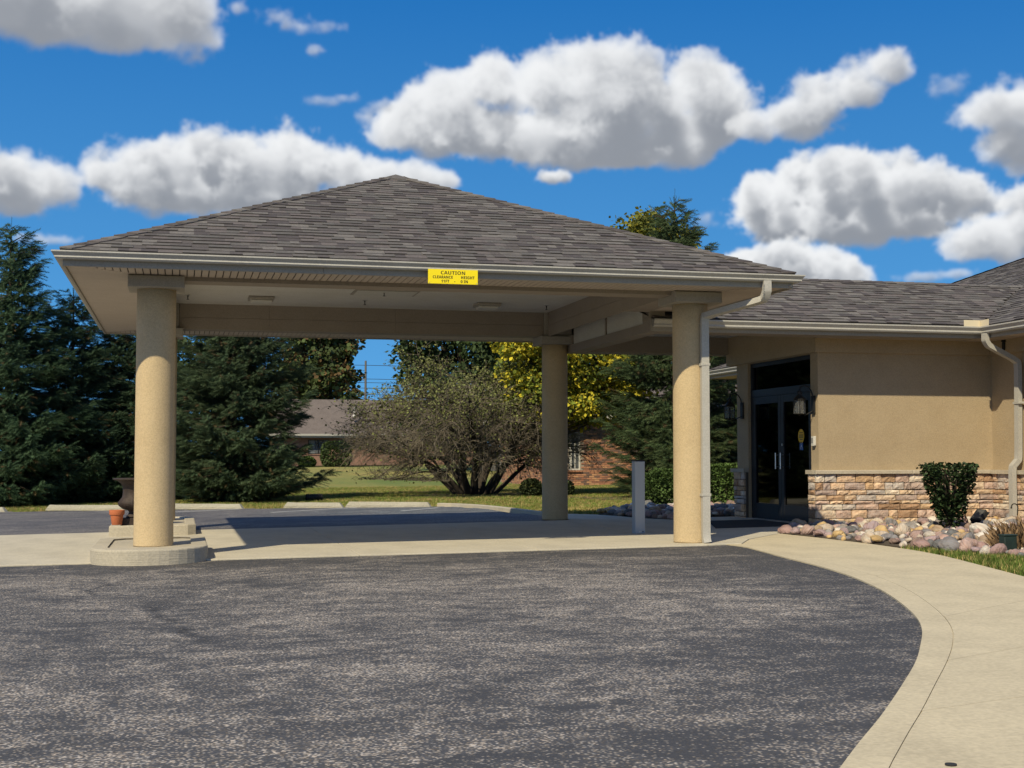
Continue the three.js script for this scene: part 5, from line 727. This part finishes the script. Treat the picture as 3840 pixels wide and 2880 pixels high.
// the spreading crab apple: many stems, arching boughs, drooping twigs
{
  rs(77); const x = 2.0, z = -22.9, t = thing('crab_apple_tree', 'spreading multi-stemmed crab apple tree with arching twiggy boughs', 'tree', [x, lawnY(x, z), z]), stems = [], twigs = [], leaves = [];
  const grow = (p, d, len, r, lvl) => {
    const n = lvl < 2 ? 5 : 3; let q = p.clone(), v = d.clone().normalize();
    for (let i = 0; i < n; i++) {
      const s = len / n; v.add(nd().multiplyScalar(lvl ? 0.26 : 0.14)); v.y += lvl === 0 ? -0.045 : lvl === 1 ? -0.1 : -0.12; v.normalize(); const e = q.clone().addScaledVector(v, s); if (e.y < 0.45 && lvl) e.y = 0.45 + rnd() * 0.1; const r1 = r * (1 - 0.5 / n);
      (lvl < 2 ? stems : twigs).push(limb(q, e, r, r1, lvl === 0 ? 8 : lvl === 1 ? 5 : 3));
      if (lvl < 3 && (i > 0 || lvl > 1) && !(lvl > 0 && e.y < 1.15 && Math.hypot(e.x, e.z) < 1.25)) { const kids = lvl === 0 ? 3 : lvl === 1 ? 3 : 2; for (let k = 0; k < kids; k++) { const out = V(e.x, 0, e.z).normalize(), b = v.clone().multiplyScalar(0.55).add(nd().multiplyScalar(0.8)).addScaledVector(out, 0.3).add(V(0, lvl === 0 ? 0.42 : 0.15, 0)); grow(e, b, lvl === 0 ? rr(1.0, 1.8) : lvl === 1 ? rr(0.5, 0.9) : rr(0.25, 0.45), r1 * 0.4 + 0.003, lvl + 1); } }
      for (let m = 0; m < 3; m++) if (lvl >= 2 && rnd() < 0.03 + 0.55 * sst(1.7, 3.7, e.y)) { const g = rr(0.6, 1.4); leaves.push({ p: e.clone().add(nd().multiplyScalar(0.06)), d: nd().add(V(0, -0.2, 0)), s: rr(0.045, 0.085), t: rr(-1, 1), c: [0.14 * g, 0.155 * g, 0.055 * g] }); }
      q = e; r = r1;
    }
  };
  for (let k = 0; k < 15; k++) { const a = k * 2.4 + rr(-0.2, 0.2), s = 0.12 + 0.75 * k / 15; grow(V(Math.cos(a) * 0.35 * s * 2, -0.05, Math.sin(a) * 0.3), V(Math.cos(a) * (0.2 + 1.0 * s), 1, Math.sin(a) * (0.2 + 1.0 * s)), rr(2.6, 3.3), rr(0.06, 0.11), 0); }
  mesh('trunk', merge(stems), mat({ color: lin(0.06, 0.05, 0.042), map: rockMap, bumpMap: rockBump, bumpScale: 0.012, roughness: 1 }), t);
  stuff(mesh('twigs', merge(twigs), mat({ color: lin(0.17, 0.145, 0.11), roughness: 1 }), t));
  stuff(inst('crown', leafGeo, broadMat, leaves, t)); nLeaf += leaves.length;
  struct(mesh('mulch_ring', slab(arcPts(2.2, -22.6, 2.3, 1.7, 0, Math.PI * 2, 28).slice(0, -1), 0.0, 0.05), M.soil));
  struct(mesh('mulch_bed', slab([[3.6, -19.6], [4.6, -18.6], [6.3, -19], [6.4, -15.4], [4.9, -15.0], [4.0, -16.6]], 0.0, 0.05), M.soil));
}
// clipped shrubs: leaves over a rounded body
function shrub(name, label, x, y, z, rx, ry, rz, o = {}) {
  rs(o.seed ?? 5); const t = thing(name, label, o.cat ?? 'shrub', [x, y, z], o.group), list = [], n = o.n ?? 2600, col = o.col ?? [0.05, 0.085, 0.025];
  mesh('stem', merge([limb(V(0, 0, 0), V(0.02, ry * 0.9, 0), 0.03, 0.015, 6), limb(V(0, ry * 0.3, 0), V(rx * 0.6, ry * 1.2, 0.1), 0.018, 0.008, 5), limb(V(0, ry * 0.3, 0), V(-rx * 0.6, ry * 1.2, -0.1), 0.018, 0.008, 5)]), M.bark, t);
  for (let k = 0; k < n; k++) { const d = nd(), e = o.square ? 1 / Math.pow(Math.abs(d.x) ** 4 + Math.abs(d.y) ** 4 + Math.abs(d.z) ** 4, 0.25) : 1, s = (0.86 + 0.14 * Math.pow(rnd(), 0.6)) * (1 + 0.1 * fbm3(d.x * 2.4 + x, d.y * 2.4, d.z * 2.4, 2)) * e * (rnd() < 0.3 ? rr(0.5, 0.9) : 1), p = V(d.x * rx * s, ry + d.y * ry * s, d.z * rz * s); if (p.y < 0.02) p.y = 0.02 + rnd() * 0.05; const g = rr(0.6, 1.4); list.push({ p, d: d.clone().add(nd().multiplyScalar(0.8)), s: (o.leaf ?? 0.06) * rr(0.7, 1.3), t: rr(-1, 1), c: [col[0] * g, col[1] * g, col[2] * g] }); }
  stuff(inst('foliage', leafGeo, broadMat, list, t)); nLeaf += list.length; return t;
}
shrub('hedge_shrub', 'clipped rounded green shrub behind the rear rock bed', 3.6, 0.02, -10.9, 0.62, 0.42, 0.6, { seed: 61, n: 5200, col: [0.06, 0.1, 0.028], leaf: 0.055 });
shrub('hedge_shrub', 'clipped green shrub beside the lantern pier, sunlit on top', 5.1, 0.03, -11.2, 0.72, 0.46, 0.62, { seed: 62, n: 6000, square: true, col: [0.065, 0.11, 0.028], leaf: 0.055 });
shrub('small_shrub', 'small dark shrub left of the rear canopy column foot', 3.15, lawnY(3, -20.6), -20.6, 0.32, 0.24, 0.3, { seed: 63, n: 1500, col: [0.045, 0.06, 0.025] });
shrub('small_shrub', 'small dark shrub just right of the rear canopy column foot', 4.15, lawnY(4, -20.6), -20.9, 0.3, 0.22, 0.3, { seed: 64, n: 1300, col: [0.05, 0.065, 0.028] });
shrub('round_shrub', 'big round clipped shrub before the far house window', 4.15, lawnY(4, -79), -79.5, 1.0, 0.86, 0.9, { seed: 65, n: 3600, leaf: 0.13, square: true, col: [0.05, 0.075, 0.025] });
shrub('low_shrub', 'low clipped green shrub under the far house window', 2.2, lawnY(2, -80), -80.5, 0.62, 0.36, 0.5, { seed: 66, n: 1500, leaf: 0.12, col: [0.06, 0.1, 0.025] });
shrub('low_shrub', 'low clipped shrub at the far house corner beside the spruce', 0.4, lawnY(0, -80), -80.8, 0.75, 0.4, 0.5, { seed: 67, n: 1500, leaf: 0.12, col: [0.06, 0.095, 0.025] });
// bush clipped to an upside-down cone against the stone wall
{
  rs(68); const x = 4.12, z = -0.6, y0 = G(x) + 0.03, t = thing('topiary_bush', 'dark green bush clipped to an upturned cone against the stone wall', 'bush', [x, y0, z]), list = [], wood = [];
  for (let k = 0; k < 34; k++) { const a = rr(0, 6.28), f = Math.sqrt(rnd()), h = rr(0.55, 0.9); wood.push(tube([V(rr(-0.03, 0.03), 0, rr(-0.03, 0.03)), V(Math.cos(a) * 0.1 * f, 0.3, Math.sin(a) * 0.1 * f), V(Math.cos(a) * 0.4 * f, h, Math.sin(a) * 0.38 * f)], 0.009, 6, 4)); }
  mesh('stem', merge(wood), M.bark, t);
  for (let k = 0; k < 4200; k++) { const y = Math.pow(rnd(), 0.62), a = rr(0, 6.28), wob = 1 + 0.16 * fbm3(Math.cos(a) * 1.5 + 4, y * 4, Math.sin(a) * 1.5, 3), R = (0.09 + 0.33 * Math.pow(y, 0.8)) * wob, s = Math.pow(rnd(), 0.33); if (fbm3(Math.cos(a) * 2.1, y * 5.5 + 3, Math.sin(a) * 2.1, 2) > 0.1 && rnd() < 0.9) continue; const yy = 0.04 + y * 0.9 + 0.06 * fbm3(Math.cos(a) * R * 7, 1, Math.sin(a) * R * 7, 2), g = rr(0.55, 1.5); list.push({ p: V(Math.cos(a) * R * s, yy, Math.sin(a) * R * s * 0.9), d: V(Math.cos(a), rr(-0.3, 1), Math.sin(a)).add(nd().multiplyScalar(0.7)), s: rr(0.035, 0.065), t: rr(-1, 1), c: [0.032 * g, 0.055 * g, 0.022 * g] }); }
  stuff(inst('foliage', leafGeo, leafMat({ roughness: 0.5 }), list, t)); nLeaf += list.length;
}
// dry brown bush with a green utility box before it
{
  rs(69); const x = 2.95, z = 2.95, t = thing('dry_bush', 'dry brown twiggy bush among the rocks near the sidewalk grass', 'bush', [x, G(x) + 0.03, z]), list = [], wood = [];
  for (let k = 0; k < 1500; k++) { const a = rr(0, 6.28), R = 0.42 * Math.sqrt(rnd()), h = (0.16 + 0.16 * rnd()) * (1 - R * 0.7); list.push({ p: V(Math.cos(a) * R, rnd() * h, Math.sin(a) * R * 0.8), d: V(Math.cos(a) * R * 2 + rr(-0.6, 0.6), 1.1, Math.sin(a) * R * 2 + rr(-0.6, 0.6)), s: rr(0.08, 0.15), w: rr(0.02, 0.04), t: rr(0, 6), c: ((g) => [0.3 * g, 0.2 * g, 0.115 * g])(rr(0.5, 1.2)) }); }
  for (let k = 0; k < 40; k++) { const a = rr(0, 6.28), R = rr(0.1, 0.4); wood.push(limb(V(0, 0, 0), V(Math.cos(a) * R, rr(0.15, 0.32), Math.sin(a) * R), 0.006, 0.003, 4)); } mesh('twigs', merge(wood), M.bark, t);
  stuff(inst('foliage', leafGeo, broadMat, list, t));
  const b = thing('utility_box', 'small dark green utility box half hidden by the dry bush', 'box', [2.45, G(2.45) + 0.03, 3.3]); mesh('box_body', cbox(-0.06, 0.1, 0, 0.19, -0.06, 0.06, 0.012), mat({ color: lin(0.012, 0.03, 0.026), roughness: 0.6, map: rockMap }), b); mesh('box_lid', cbox(-0.065, 0.105, 0.191, 0.205, -0.065, 0.065, 0.006), mat({ color: lin(0.014, 0.034, 0.03), roughness: 0.6 }), b);
  const fl = thing('flood_light', 'black landscape flood light tilted up at the stone wall', 'light', [5.0, G(5) + 0.03, -1.25]); const hd = part('head', fl, [0, 0.17, 0]); hd.rotation.set(0, 0.4, -0.9); mesh('housing', cbox(-0.035, 0.035, -0.13, 0.1, -0.09, 0.09, 0.012), M.dark, hd); mesh('visor', cbox(0.0355, 0.05, -0.13, 0.13, -0.095, 0.095, 0.005), M.dark, hd); mesh('lens', box(-0.037, -0.0355, -0.1, 0.08, -0.075, 0.075), mat({ color: lin(0.08, 0.08, 0.08), roughness: 0.5 }), hd); mesh('stake', limb(V(0, 0, 0), V(0, 0.17, 0), 0.012, 0.012, 6), M.iron, fl);
  for (const [hx, hz, lab] of [[5.5, -1.05, 'small dark metal garden hook standing before the white downspout'], [4.95, -1.55, 'small dark garden hook standing behind the flood light']]) { const k = thing('garden_hook', lab, 'hook', [hx, G(hx), hz], 'garden hooks in the rock bed'); mesh('rod', tube([V(0, 0, 0), V(0.005, 0.18, 0), V(0.01, 0.28, 0), V(0.015, 0.33, 0), V(-0.02, 0.365, 0), V(-0.075, 0.36, 0), V(-0.095, 0.315, 0)], 0.0085, 24, 6), M.iron, k); mesh('knob', new THREE.SphereGeometry(0.013, 10, 8).translate(-0.095, 0.31, 0), M.iron, k); mesh('prong', tube([V(0.005, 0.2, 0), V(0.03, 0.12, 0.02), V(0.05, 0, 0.03)], 0.004, 8, 5), M.iron, k); }
}
// grass tufts: the strip by the walk and the near edge of the lawn
{
  const bl = (() => { const P = []; rs(902); for (let k = 0; k < 9; k++) { const a = rr(0, 6.28), x = rr(-0.5, 0.5), z = rr(-0.5, 0.5), l = rr(0.6, 1), b = rr(0.1, 0.5), c = Math.cos(a), s = Math.sin(a), w = 0.05; P.push(x - s * w, 0, z + c * w, x + s * w, 0, z - c * w, x + c * b, l, z + s * b); } const g = new THREE.BufferGeometry(); g.setAttribute('position', new THREE.Float32BufferAttribute(P, 3)); g.computeVertexNormals(); return g; })();
  const patch = (name, label, poly, n, size, sd, dry, base, yf) => {
    let x0 = 1e9, x1 = -1e9, z0 = 1e9, z1 = -1e9; for (const [x, z] of poly) { x0 = Math.min(x0, x); x1 = Math.max(x1, x); z0 = Math.min(z0, z); z1 = Math.max(z1, z); }
    rs(sd); const L = []; for (let t = 0; t < n * 6 && L.length < n; t++) { const x = rr(x0, x1), z = rr(z0, z1); if (inPoly(poly, x, z)) L.push([x, z]); }
    const im = new THREE.InstancedMesh(bl, broadMat, L.length), c = new THREE.Color();
    L.forEach(([x, z], i) => { O3.position.set(x, yf(x, z), z); O3.rotation.set(0, rnd() * 6.28, 0); const s = size * rr(0.7, 1.4); O3.scale.set(s * 1.3, s, s * 1.3); O3.updateMatrix(); im.setMatrixAt(i, O3.matrix); const d = rnd() < clamp(dry * (0.5 + 1.4 * fbm3(x * 0.6, z * 0.4, 5, 3) + 0.5)) ? 1 : 0, g = rr(0.7, 1.3); im.setColorAt(i, d ? c.setRGB(0.34 * g, 0.27 * g, 0.11 * g) : c.setRGB(base[0] * g, base[1] * g, base[2] * g)); });
    im.name = numbered(name); sh(im); stuff(im); im.userData.label = label; im.userData.category = 'grass'; scene.add(im);
  };
  patch('grass_strip', 'green grass strip between the sidewalk and the river rocks', [[1.97, 1.9], [2.1, 2.6], [2.22, 3.2], [2.4, 3.75], [2.8, 4.3], [4.5, 4.6], [4.5, 8], [0.75, 8], [1.12, 5.66], [1.49, 4.3], [1.76, 3.25], [1.88, 2.6]], 9000, 0.075, 801, 0.22, [0.1, 0.15, 0.028], (x) => G(x) - 0.02);
  patch('lawn_grass', 'mown lawn grass with straw patches behind the parking area', [[0.4, -8.6], [1.2, -8.7], [1.9, -9.6], [3.6, -12.4], [9, -16], [12, -34], [-6, -34], [-12, -18.5], [-10.3, -16.9], [-2.77, -15.1], [-0.5, -14.4], [0.25, -12]], 70000, 0.06, 802, 0.42, [0.14, 0.2, 0.04], (x, z) => lawnY(x, z) - 0.005);
}
// ───────────────────────── houses, fence, pole beyond the lawn ─────────────────────────
{
  const roofM = mat({ color: lin(0.15, 0.125, 0.12), map: granule, roughness: 1 }), roofFar = mat({ color: lin(0.17, 0.145, 0.135), map: brickFar, roughness: 1 }), curtain = mat({ color: lin(0.5, 0.5, 0.48) }), pane = new THREE.MeshPhysicalMaterial({ color: lin(0.5, 0.55, 0.6), roughness: 0.05, transmission: 0.8, thickness: 0, ior: 1.5 });
  const g0 = lawnY(5, -85) - 0.05;
  const h = thing('brick_house', 'red brick house with grey shingled roof far behind the lawn', 'house', [0, g0, 0]), x0 = 0.6, x1 = 16, z1 = -84, z0 = -94, ye = 2.35;
  const wz = z1, w0 = 2.6, w1 = 4.1, wy0 = 0.95, wy1 = 2.0;
  mesh('wall', merge([box(x0, w0, 0, ye, wz - 0.25, wz), box(w1, x1, 0, ye, wz - 0.25, wz), box(w0, w1, 0, wy0, wz - 0.25, wz), box(w0, w1, wy1, ye, wz - 0.25, wz), box(x0, x0 + 0.25, 0, ye, z0, wz - 0.25), box(x1 - 0.25, x1, 0, ye, z0, wz - 0.25), box(x0, x1, 0, ye, z0 - 0.25, z0)]), M.brickFar, h);
  const zr = (z0 + z1) / 2, yr = 5.15; const rf = mesh('roof', poly3([[[x0 - 1.6, ye, z1 + 0.6], [x1 + 0.6, ye, z1 + 0.6], [x1 + 0.6, yr, zr], [x0 - 1.6, yr, zr]], [[x0 - 1.6, ye, z0 - 0.6], [x0 - 1.6, yr, zr], [x1 + 0.6, yr, zr], [x1 + 0.6, ye, z0 - 0.6]], [[x0 - 0.02, ye, z1], [x0 - 0.02, yr, zr], [x0 - 0.02, ye, z0]]]), roofFar, h);
  mesh('vent_pipe', new THREE.CylinderGeometry(0.06, 0.06, 0.7, 10).translate(6.1, 4.1, z1 - 1.2), M.panel, rf); mesh('vent_collar', new THREE.CylinderGeometry(0.1, 0.2, 0.1, 10).translate(6.1, 3.78, z1 - 1.2), M.panel, rf);
  mesh('fascia', box(x0 - 1.6, x1 + 0.6, ye - 0.2, ye + 0.02, z1 + 0.6, z1 + 0.66), M.panel, h); mesh('gutter', box(x0 - 1.6, x1 + 0.6, ye - 0.08, ye + 0.06, z1 + 0.661, z1 + 0.78), M.white, h); mesh('soffit', box(x0 - 1.6, x1 + 0.6, ye - 0.2, ye - 0.17, z1 + 0.001, z1 + 0.599), M.trim, h);
  const w = part('window', h); mesh('frame', merge([box(w0, w1, wy1 - 0.05, wy1, wz - 0.12, wz - 0.05), box(w0, w1, wy0, wy0 + 0.05, wz - 0.12, wz - 0.05), box(w0, w0 + 0.05, wy0 + 0.05, wy1 - 0.05, wz - 0.12, wz - 0.05), box(w1 - 0.05, w1, wy0 + 0.05, wy1 - 0.05, wz - 0.12, wz - 0.05), box((w0 + w1) / 2 - 0.03, (w0 + w1) / 2 + 0.03, wy0 + 0.05, wy1 - 0.05, wz - 0.12, wz - 0.05)]), M.iron, w);
  for (const [a, b] of [[w0 + 0.05, (w0 + w1) / 2 - 0.03], [(w0 + w1) / 2 + 0.03, w1 - 0.05]]) mesh('pane', new THREE.PlaneGeometry(b - a, wy1 - wy0 - 0.1).translate((a + b) / 2, (wy0 + wy1) / 2, wz - 0.09), pane, w);
  mesh('curtain', merge([box(w0 + 0.05, w0 + 0.5, wy0, wy1, wz - 0.24, wz - 0.22), box(w1 - 0.35, w1 - 0.05, wy0, wy1, wz - 0.24, wz - 0.22)]), curtain, w); mesh('sill', box(w0 - 0.06, w1 + 0.06, wy0 - 0.08, wy0, wz + 0.001, wz + 0.06), M.brickFar, w); mesh('room_dark', box(w0, w1, wy0, wy1, wz - 0.6, wz - 0.58), M.dark, w);
  struct(mesh('mulch_strip', slab([[-0.5, -81.6], [9, -81.6], [9, -84], [-0.5, -84]], g0 + 0.05 - G(0) + 0.02, 0.05), M.soil));
  // nearer brick house, bricks laid one by one where they show
  const hx = 6.55, hz = -31.2, hy = lawnY(8, hz) - 0.03, b = thing('brick_house', 'orange brown brick house corner with narrow window behind the rear column', 'house', [0, hy, 0]);
  const W0 = 7.28, W1 = 7.72, Y0 = 0.62, Y1 = 1.86, top = 2.62;
  const mortar = mat({ color: lin(0.3, 0.26, 0.21), map: stuccoMap });
  mesh('wall', merge([box(hx + 0.02, W0, 0, top, hz - 0.25, hz - 0.02), box(W1, 20, 0, top, hz - 0.25, hz - 0.02), box(W0, W1, 0, Y0, hz - 0.25, hz - 0.02), box(W0, W1, Y1, top, hz - 0.25, hz - 0.02), box(hx + 0.02, hx + 0.25, 0, top, hz - 8, hz - 0.251), box(hx + 0.251, 20, 0, top, hz - 8, hz - 7.8), box(19.8, 20, 0, top, hz - 7.79, hz - 0.251)]), mortar, b);
  const bt = [[0.42, 0.21, 0.12], [0.36, 0.17, 0.1], [0.46, 0.25, 0.14], [0.28, 0.13, 0.085], [0.4, 0.19, 0.115], [0.16, 0.1, 0.08]].map((c) => mat({ color: lin(c[0] * 1.15, c[1] * 1.22, c[2] * 1.25), map: rockMap, roughness: 0.95 })), bg = [0.19, 0.09].map((l) => cbox(0, l, 0, 0.058, 0, 0.1, 0.004)); bg.push(cbox(0, 0.14, 0, 0.058, 0, 0.1, 0.004));
  rs(333); const bl = []; for (let r = 0; r * 0.068 < top - 0.05; r++) { const y = 0.006 + r * 0.068; let x = hx + (r % 2 ? -0.0 : 0.0); let first = r % 2; while (x < 10.6) { const l = first ? 1 : 0, len = l ? 0.09 : 0.19; first = 0; if (!(x + len > W0 - 0.005 && x < W1 + 0.005 && y + 0.06 > Y0 && y < Y1 + 0.02)) bl.push([x, y, l]); x += len + 0.01; } }
  const vis = (p) => p[0] > 6.9 && p[0] < 9.3 && p[1] < 2.2; const show = bl.filter(vis).sort((a, c) => a[1] + Math.abs(a[0] - 8.2) * 0.5 - c[1] - Math.abs(c[0] - 8.2) * 0.5).slice(0, 300), set = new Set(show), rest = bl.filter((p) => !set.has(p));
  show.forEach(([x, y, l]) => { const o = mesh('brick', bg[l], rnd() < 0.22 ? bt[5] : pick(bt), b); o.position.set(x, y, hz - 0.1 + rr(-0.003, 0.003)); });
  { const im = new THREE.InstancedMesh(bg[0], mat({ map: rockMap, roughness: 0.95 }), rest.length); rest.forEach(([x, y, l], i) => { O3.position.set(x, y, hz - 0.1); O3.rotation.set(0, 0, 0); O3.scale.set(l ? 0.474 : 1, 1, 1); O3.updateMatrix(); im.setMatrixAt(i, O3.matrix); im.setColorAt(i, (rnd() < 0.2 ? bt[5] : pick(bt)).color); }); im.name = 'bricks'; sh(im); stuff(im); b.add(im); }
  { const im = new THREE.InstancedMesh(bg[0], mat({ map: rockMap, roughness: 0.95 }), 38 * 38); let k = 0; for (let r = 0; r < 38; r++) for (let c = 0; c < 38; c++) { O3.position.set(hx + 0.1, 0.006 + r * 0.068, hz - 0.2 * c - (r % 2) * 0.1 - 0.05); O3.rotation.set(0, Math.PI / 2, 0); O3.position.x = hx; O3.scale.set(1, 1, 1); O3.updateMatrix(); im.setMatrixAt(k, O3.matrix); im.setColorAt(k++, pick(bt).color); } im.name = 'side_bricks'; sh(im); stuff(im); b.add(im); }
  const q = part('window', b); mesh('frame', merge([box(W0, W0 + 0.12, Y0, Y1, hz - 0.16, hz - 0.07), box(W1 - 0.04, W1, Y0, Y1, hz - 0.16, hz - 0.07), box(W0 + 0.12, W1 - 0.04, Y1 - 0.06, Y1, hz - 0.16, hz - 0.07), box(W0 + 0.12, W1 - 0.04, Y0, Y0 + 0.05, hz - 0.16, hz - 0.07), box(W0 + 0.24, W0 + 0.27, Y0 + 0.05, Y1 - 0.06, hz - 0.15, hz - 0.09)]), M.panel, q); mesh('pane', new THREE.PlaneGeometry(W1 - W0 - 0.16, Y1 - Y0 - 0.11).translate((W0 + W1) / 2 + 0.04, (Y0 + Y1) / 2, hz - 0.12), pane, q); mesh('room_dark', box(W0, W1, Y0, Y1, hz - 0.6, hz - 0.58), M.dark, q);
  for (let k = 0; k < 6; k++) mesh('sill_brick', box(W0 - 0.05 + k * 0.091, W0 - 0.05 + k * 0.091 + 0.082, Y0 - 0.075, Y0 - 0.008, hz - 0.08, hz + 0.05), bt[1], q); mesh('lintel', box(W0 - 0.1, W1 + 0.1, Y1 + 0.001, Y1 + 0.14, hz - 0.019, hz + 0.004), M.trim, q);
  mesh('roof', poly3([[[hx - 0.6, top, hz + 0.6], [20.6, top, hz + 0.6], [16, 4.6, hz - 4], [11, 4.6, hz - 4]], [[hx - 0.6, top, hz - 8.6], [hx - 0.6, top, hz + 0.6], [11, 4.6, hz - 4]], [[20.6, top, hz + 0.6], [20.6, top, hz - 8.6], [16, 4.6, hz - 4]], [[20.6, top, hz - 8.6], [hx - 0.6, top, hz - 8.6], [11, 4.6, hz - 4], [16, 4.6, hz - 4]]]), roofM, b); mesh('fascia', merge([box(hx - 0.6, 20.6, top - 0.18, top + 0.01, hz + 0.58, hz + 0.6), box(hx - 0.6, hx - 0.58, top - 0.18, top + 0.01, hz - 8.6, hz + 0.579)]), M.panel, b); mesh('soffit', box(hx - 0.575, 20.5, top - 0.17, top - 0.15, hz - 0.2, hz + 0.575), M.trim, b);
  // grey board fence
  const fz = -58, fe = thing('board_fence', 'weathered grey board fence between the crab apple and the brick house', 'fence', [0, lawnY(12, fz), 0]), fm = [0.17, 0.2, 0.14].map((v) => mat({ color: lin(v, v, v * 1.04), map: soilMap })); rs(44); for (let k = 0; k < 46; k++) mesh('board', box(9.6 + k * 0.15, 9.6 + k * 0.15 + 0.14, 0.02, 1.25 + rr(-0.02, 0.02), fz, fz + 0.02), pick(fm), fe); mesh('rail', merge([box(9.6, 16.5, 0.3, 0.38, fz - 0.05, fz - 0.001), box(9.6, 16.5, 0.95, 1.03, fz - 0.05, fz - 0.001)]), fm[0], fe);
  // utility pole and its wires
  const p = thing('utility_pole', 'slim grey utility pole far off between the trees', 'pole', [13.15, lawnY(13, -132), -132.4]); mesh('shaft', limb(V(0, 0, 0), V(0, 11.1, 0), 0.17, 0.11, 10), mat({ color: lin(0.13, 0.12, 0.115) }), p); mesh('crossarm', box(-0.7, 0.1, 9.05, 9.17, -0.06, 0.06), mat({ color: lin(0.13, 0.12, 0.115) }), p); mesh('street_lamp_arm', tube([V(0, 8.85, 0), V(-0.5, 9.0, 0.2), V(-0.95, 9.02, 0.4)], 0.035, 10, 6), M.steel, p);
  for (const [y, wl] of [[10.6, 'topmost overhead wire, passing the tip of the far pole'], [9.1, 'overhead wire carried on the crossarm of the far pole'], [8.7, 'overhead wire just under the crossarm of the far pole'], [8.1, 'second lowest overhead wire on the far pole'], [7.4, 'lowest overhead wire on the far pole']]) { const o = mesh('overhead_wire', tube([V(-22, y + 0.9, -132), V(-4, y - 0.05, -132.2), V(13.1, y, -132.35), V(30, y - 0.1, -132.3), V(50, y + 0.8, -132)], 0.028, 40, 5), M.dark); o.position.y = lawnY(13, -132); tag(o, wl, 'wire', 'overhead wires at the utility pole'); }
  // black drain pipe end in the grass by the spruce
  const dp = thing('drain_pipe', 'black corrugated drain pipe end lying in the grass by the broad spruce', 'pipe', [-2.75, lawnY(-2.7, -20.5) + 0.09, -20.5]); const ring = []; for (let k = 0; k < 9; k++) ring.push(new THREE.TorusGeometry(0.095, 0.018, 8, 20).rotateY(Math.PI / 2).translate(-k * 0.05, 0, 0)); mesh('pipe_wall', merge([new THREE.CylinderGeometry(0.095, 0.095, 0.45, 20, 1, true).rotateZ(Math.PI / 2).translate(-0.2, 0, 0), ...ring]), M.iron, dp);
}

renderer.render(scene, camera);
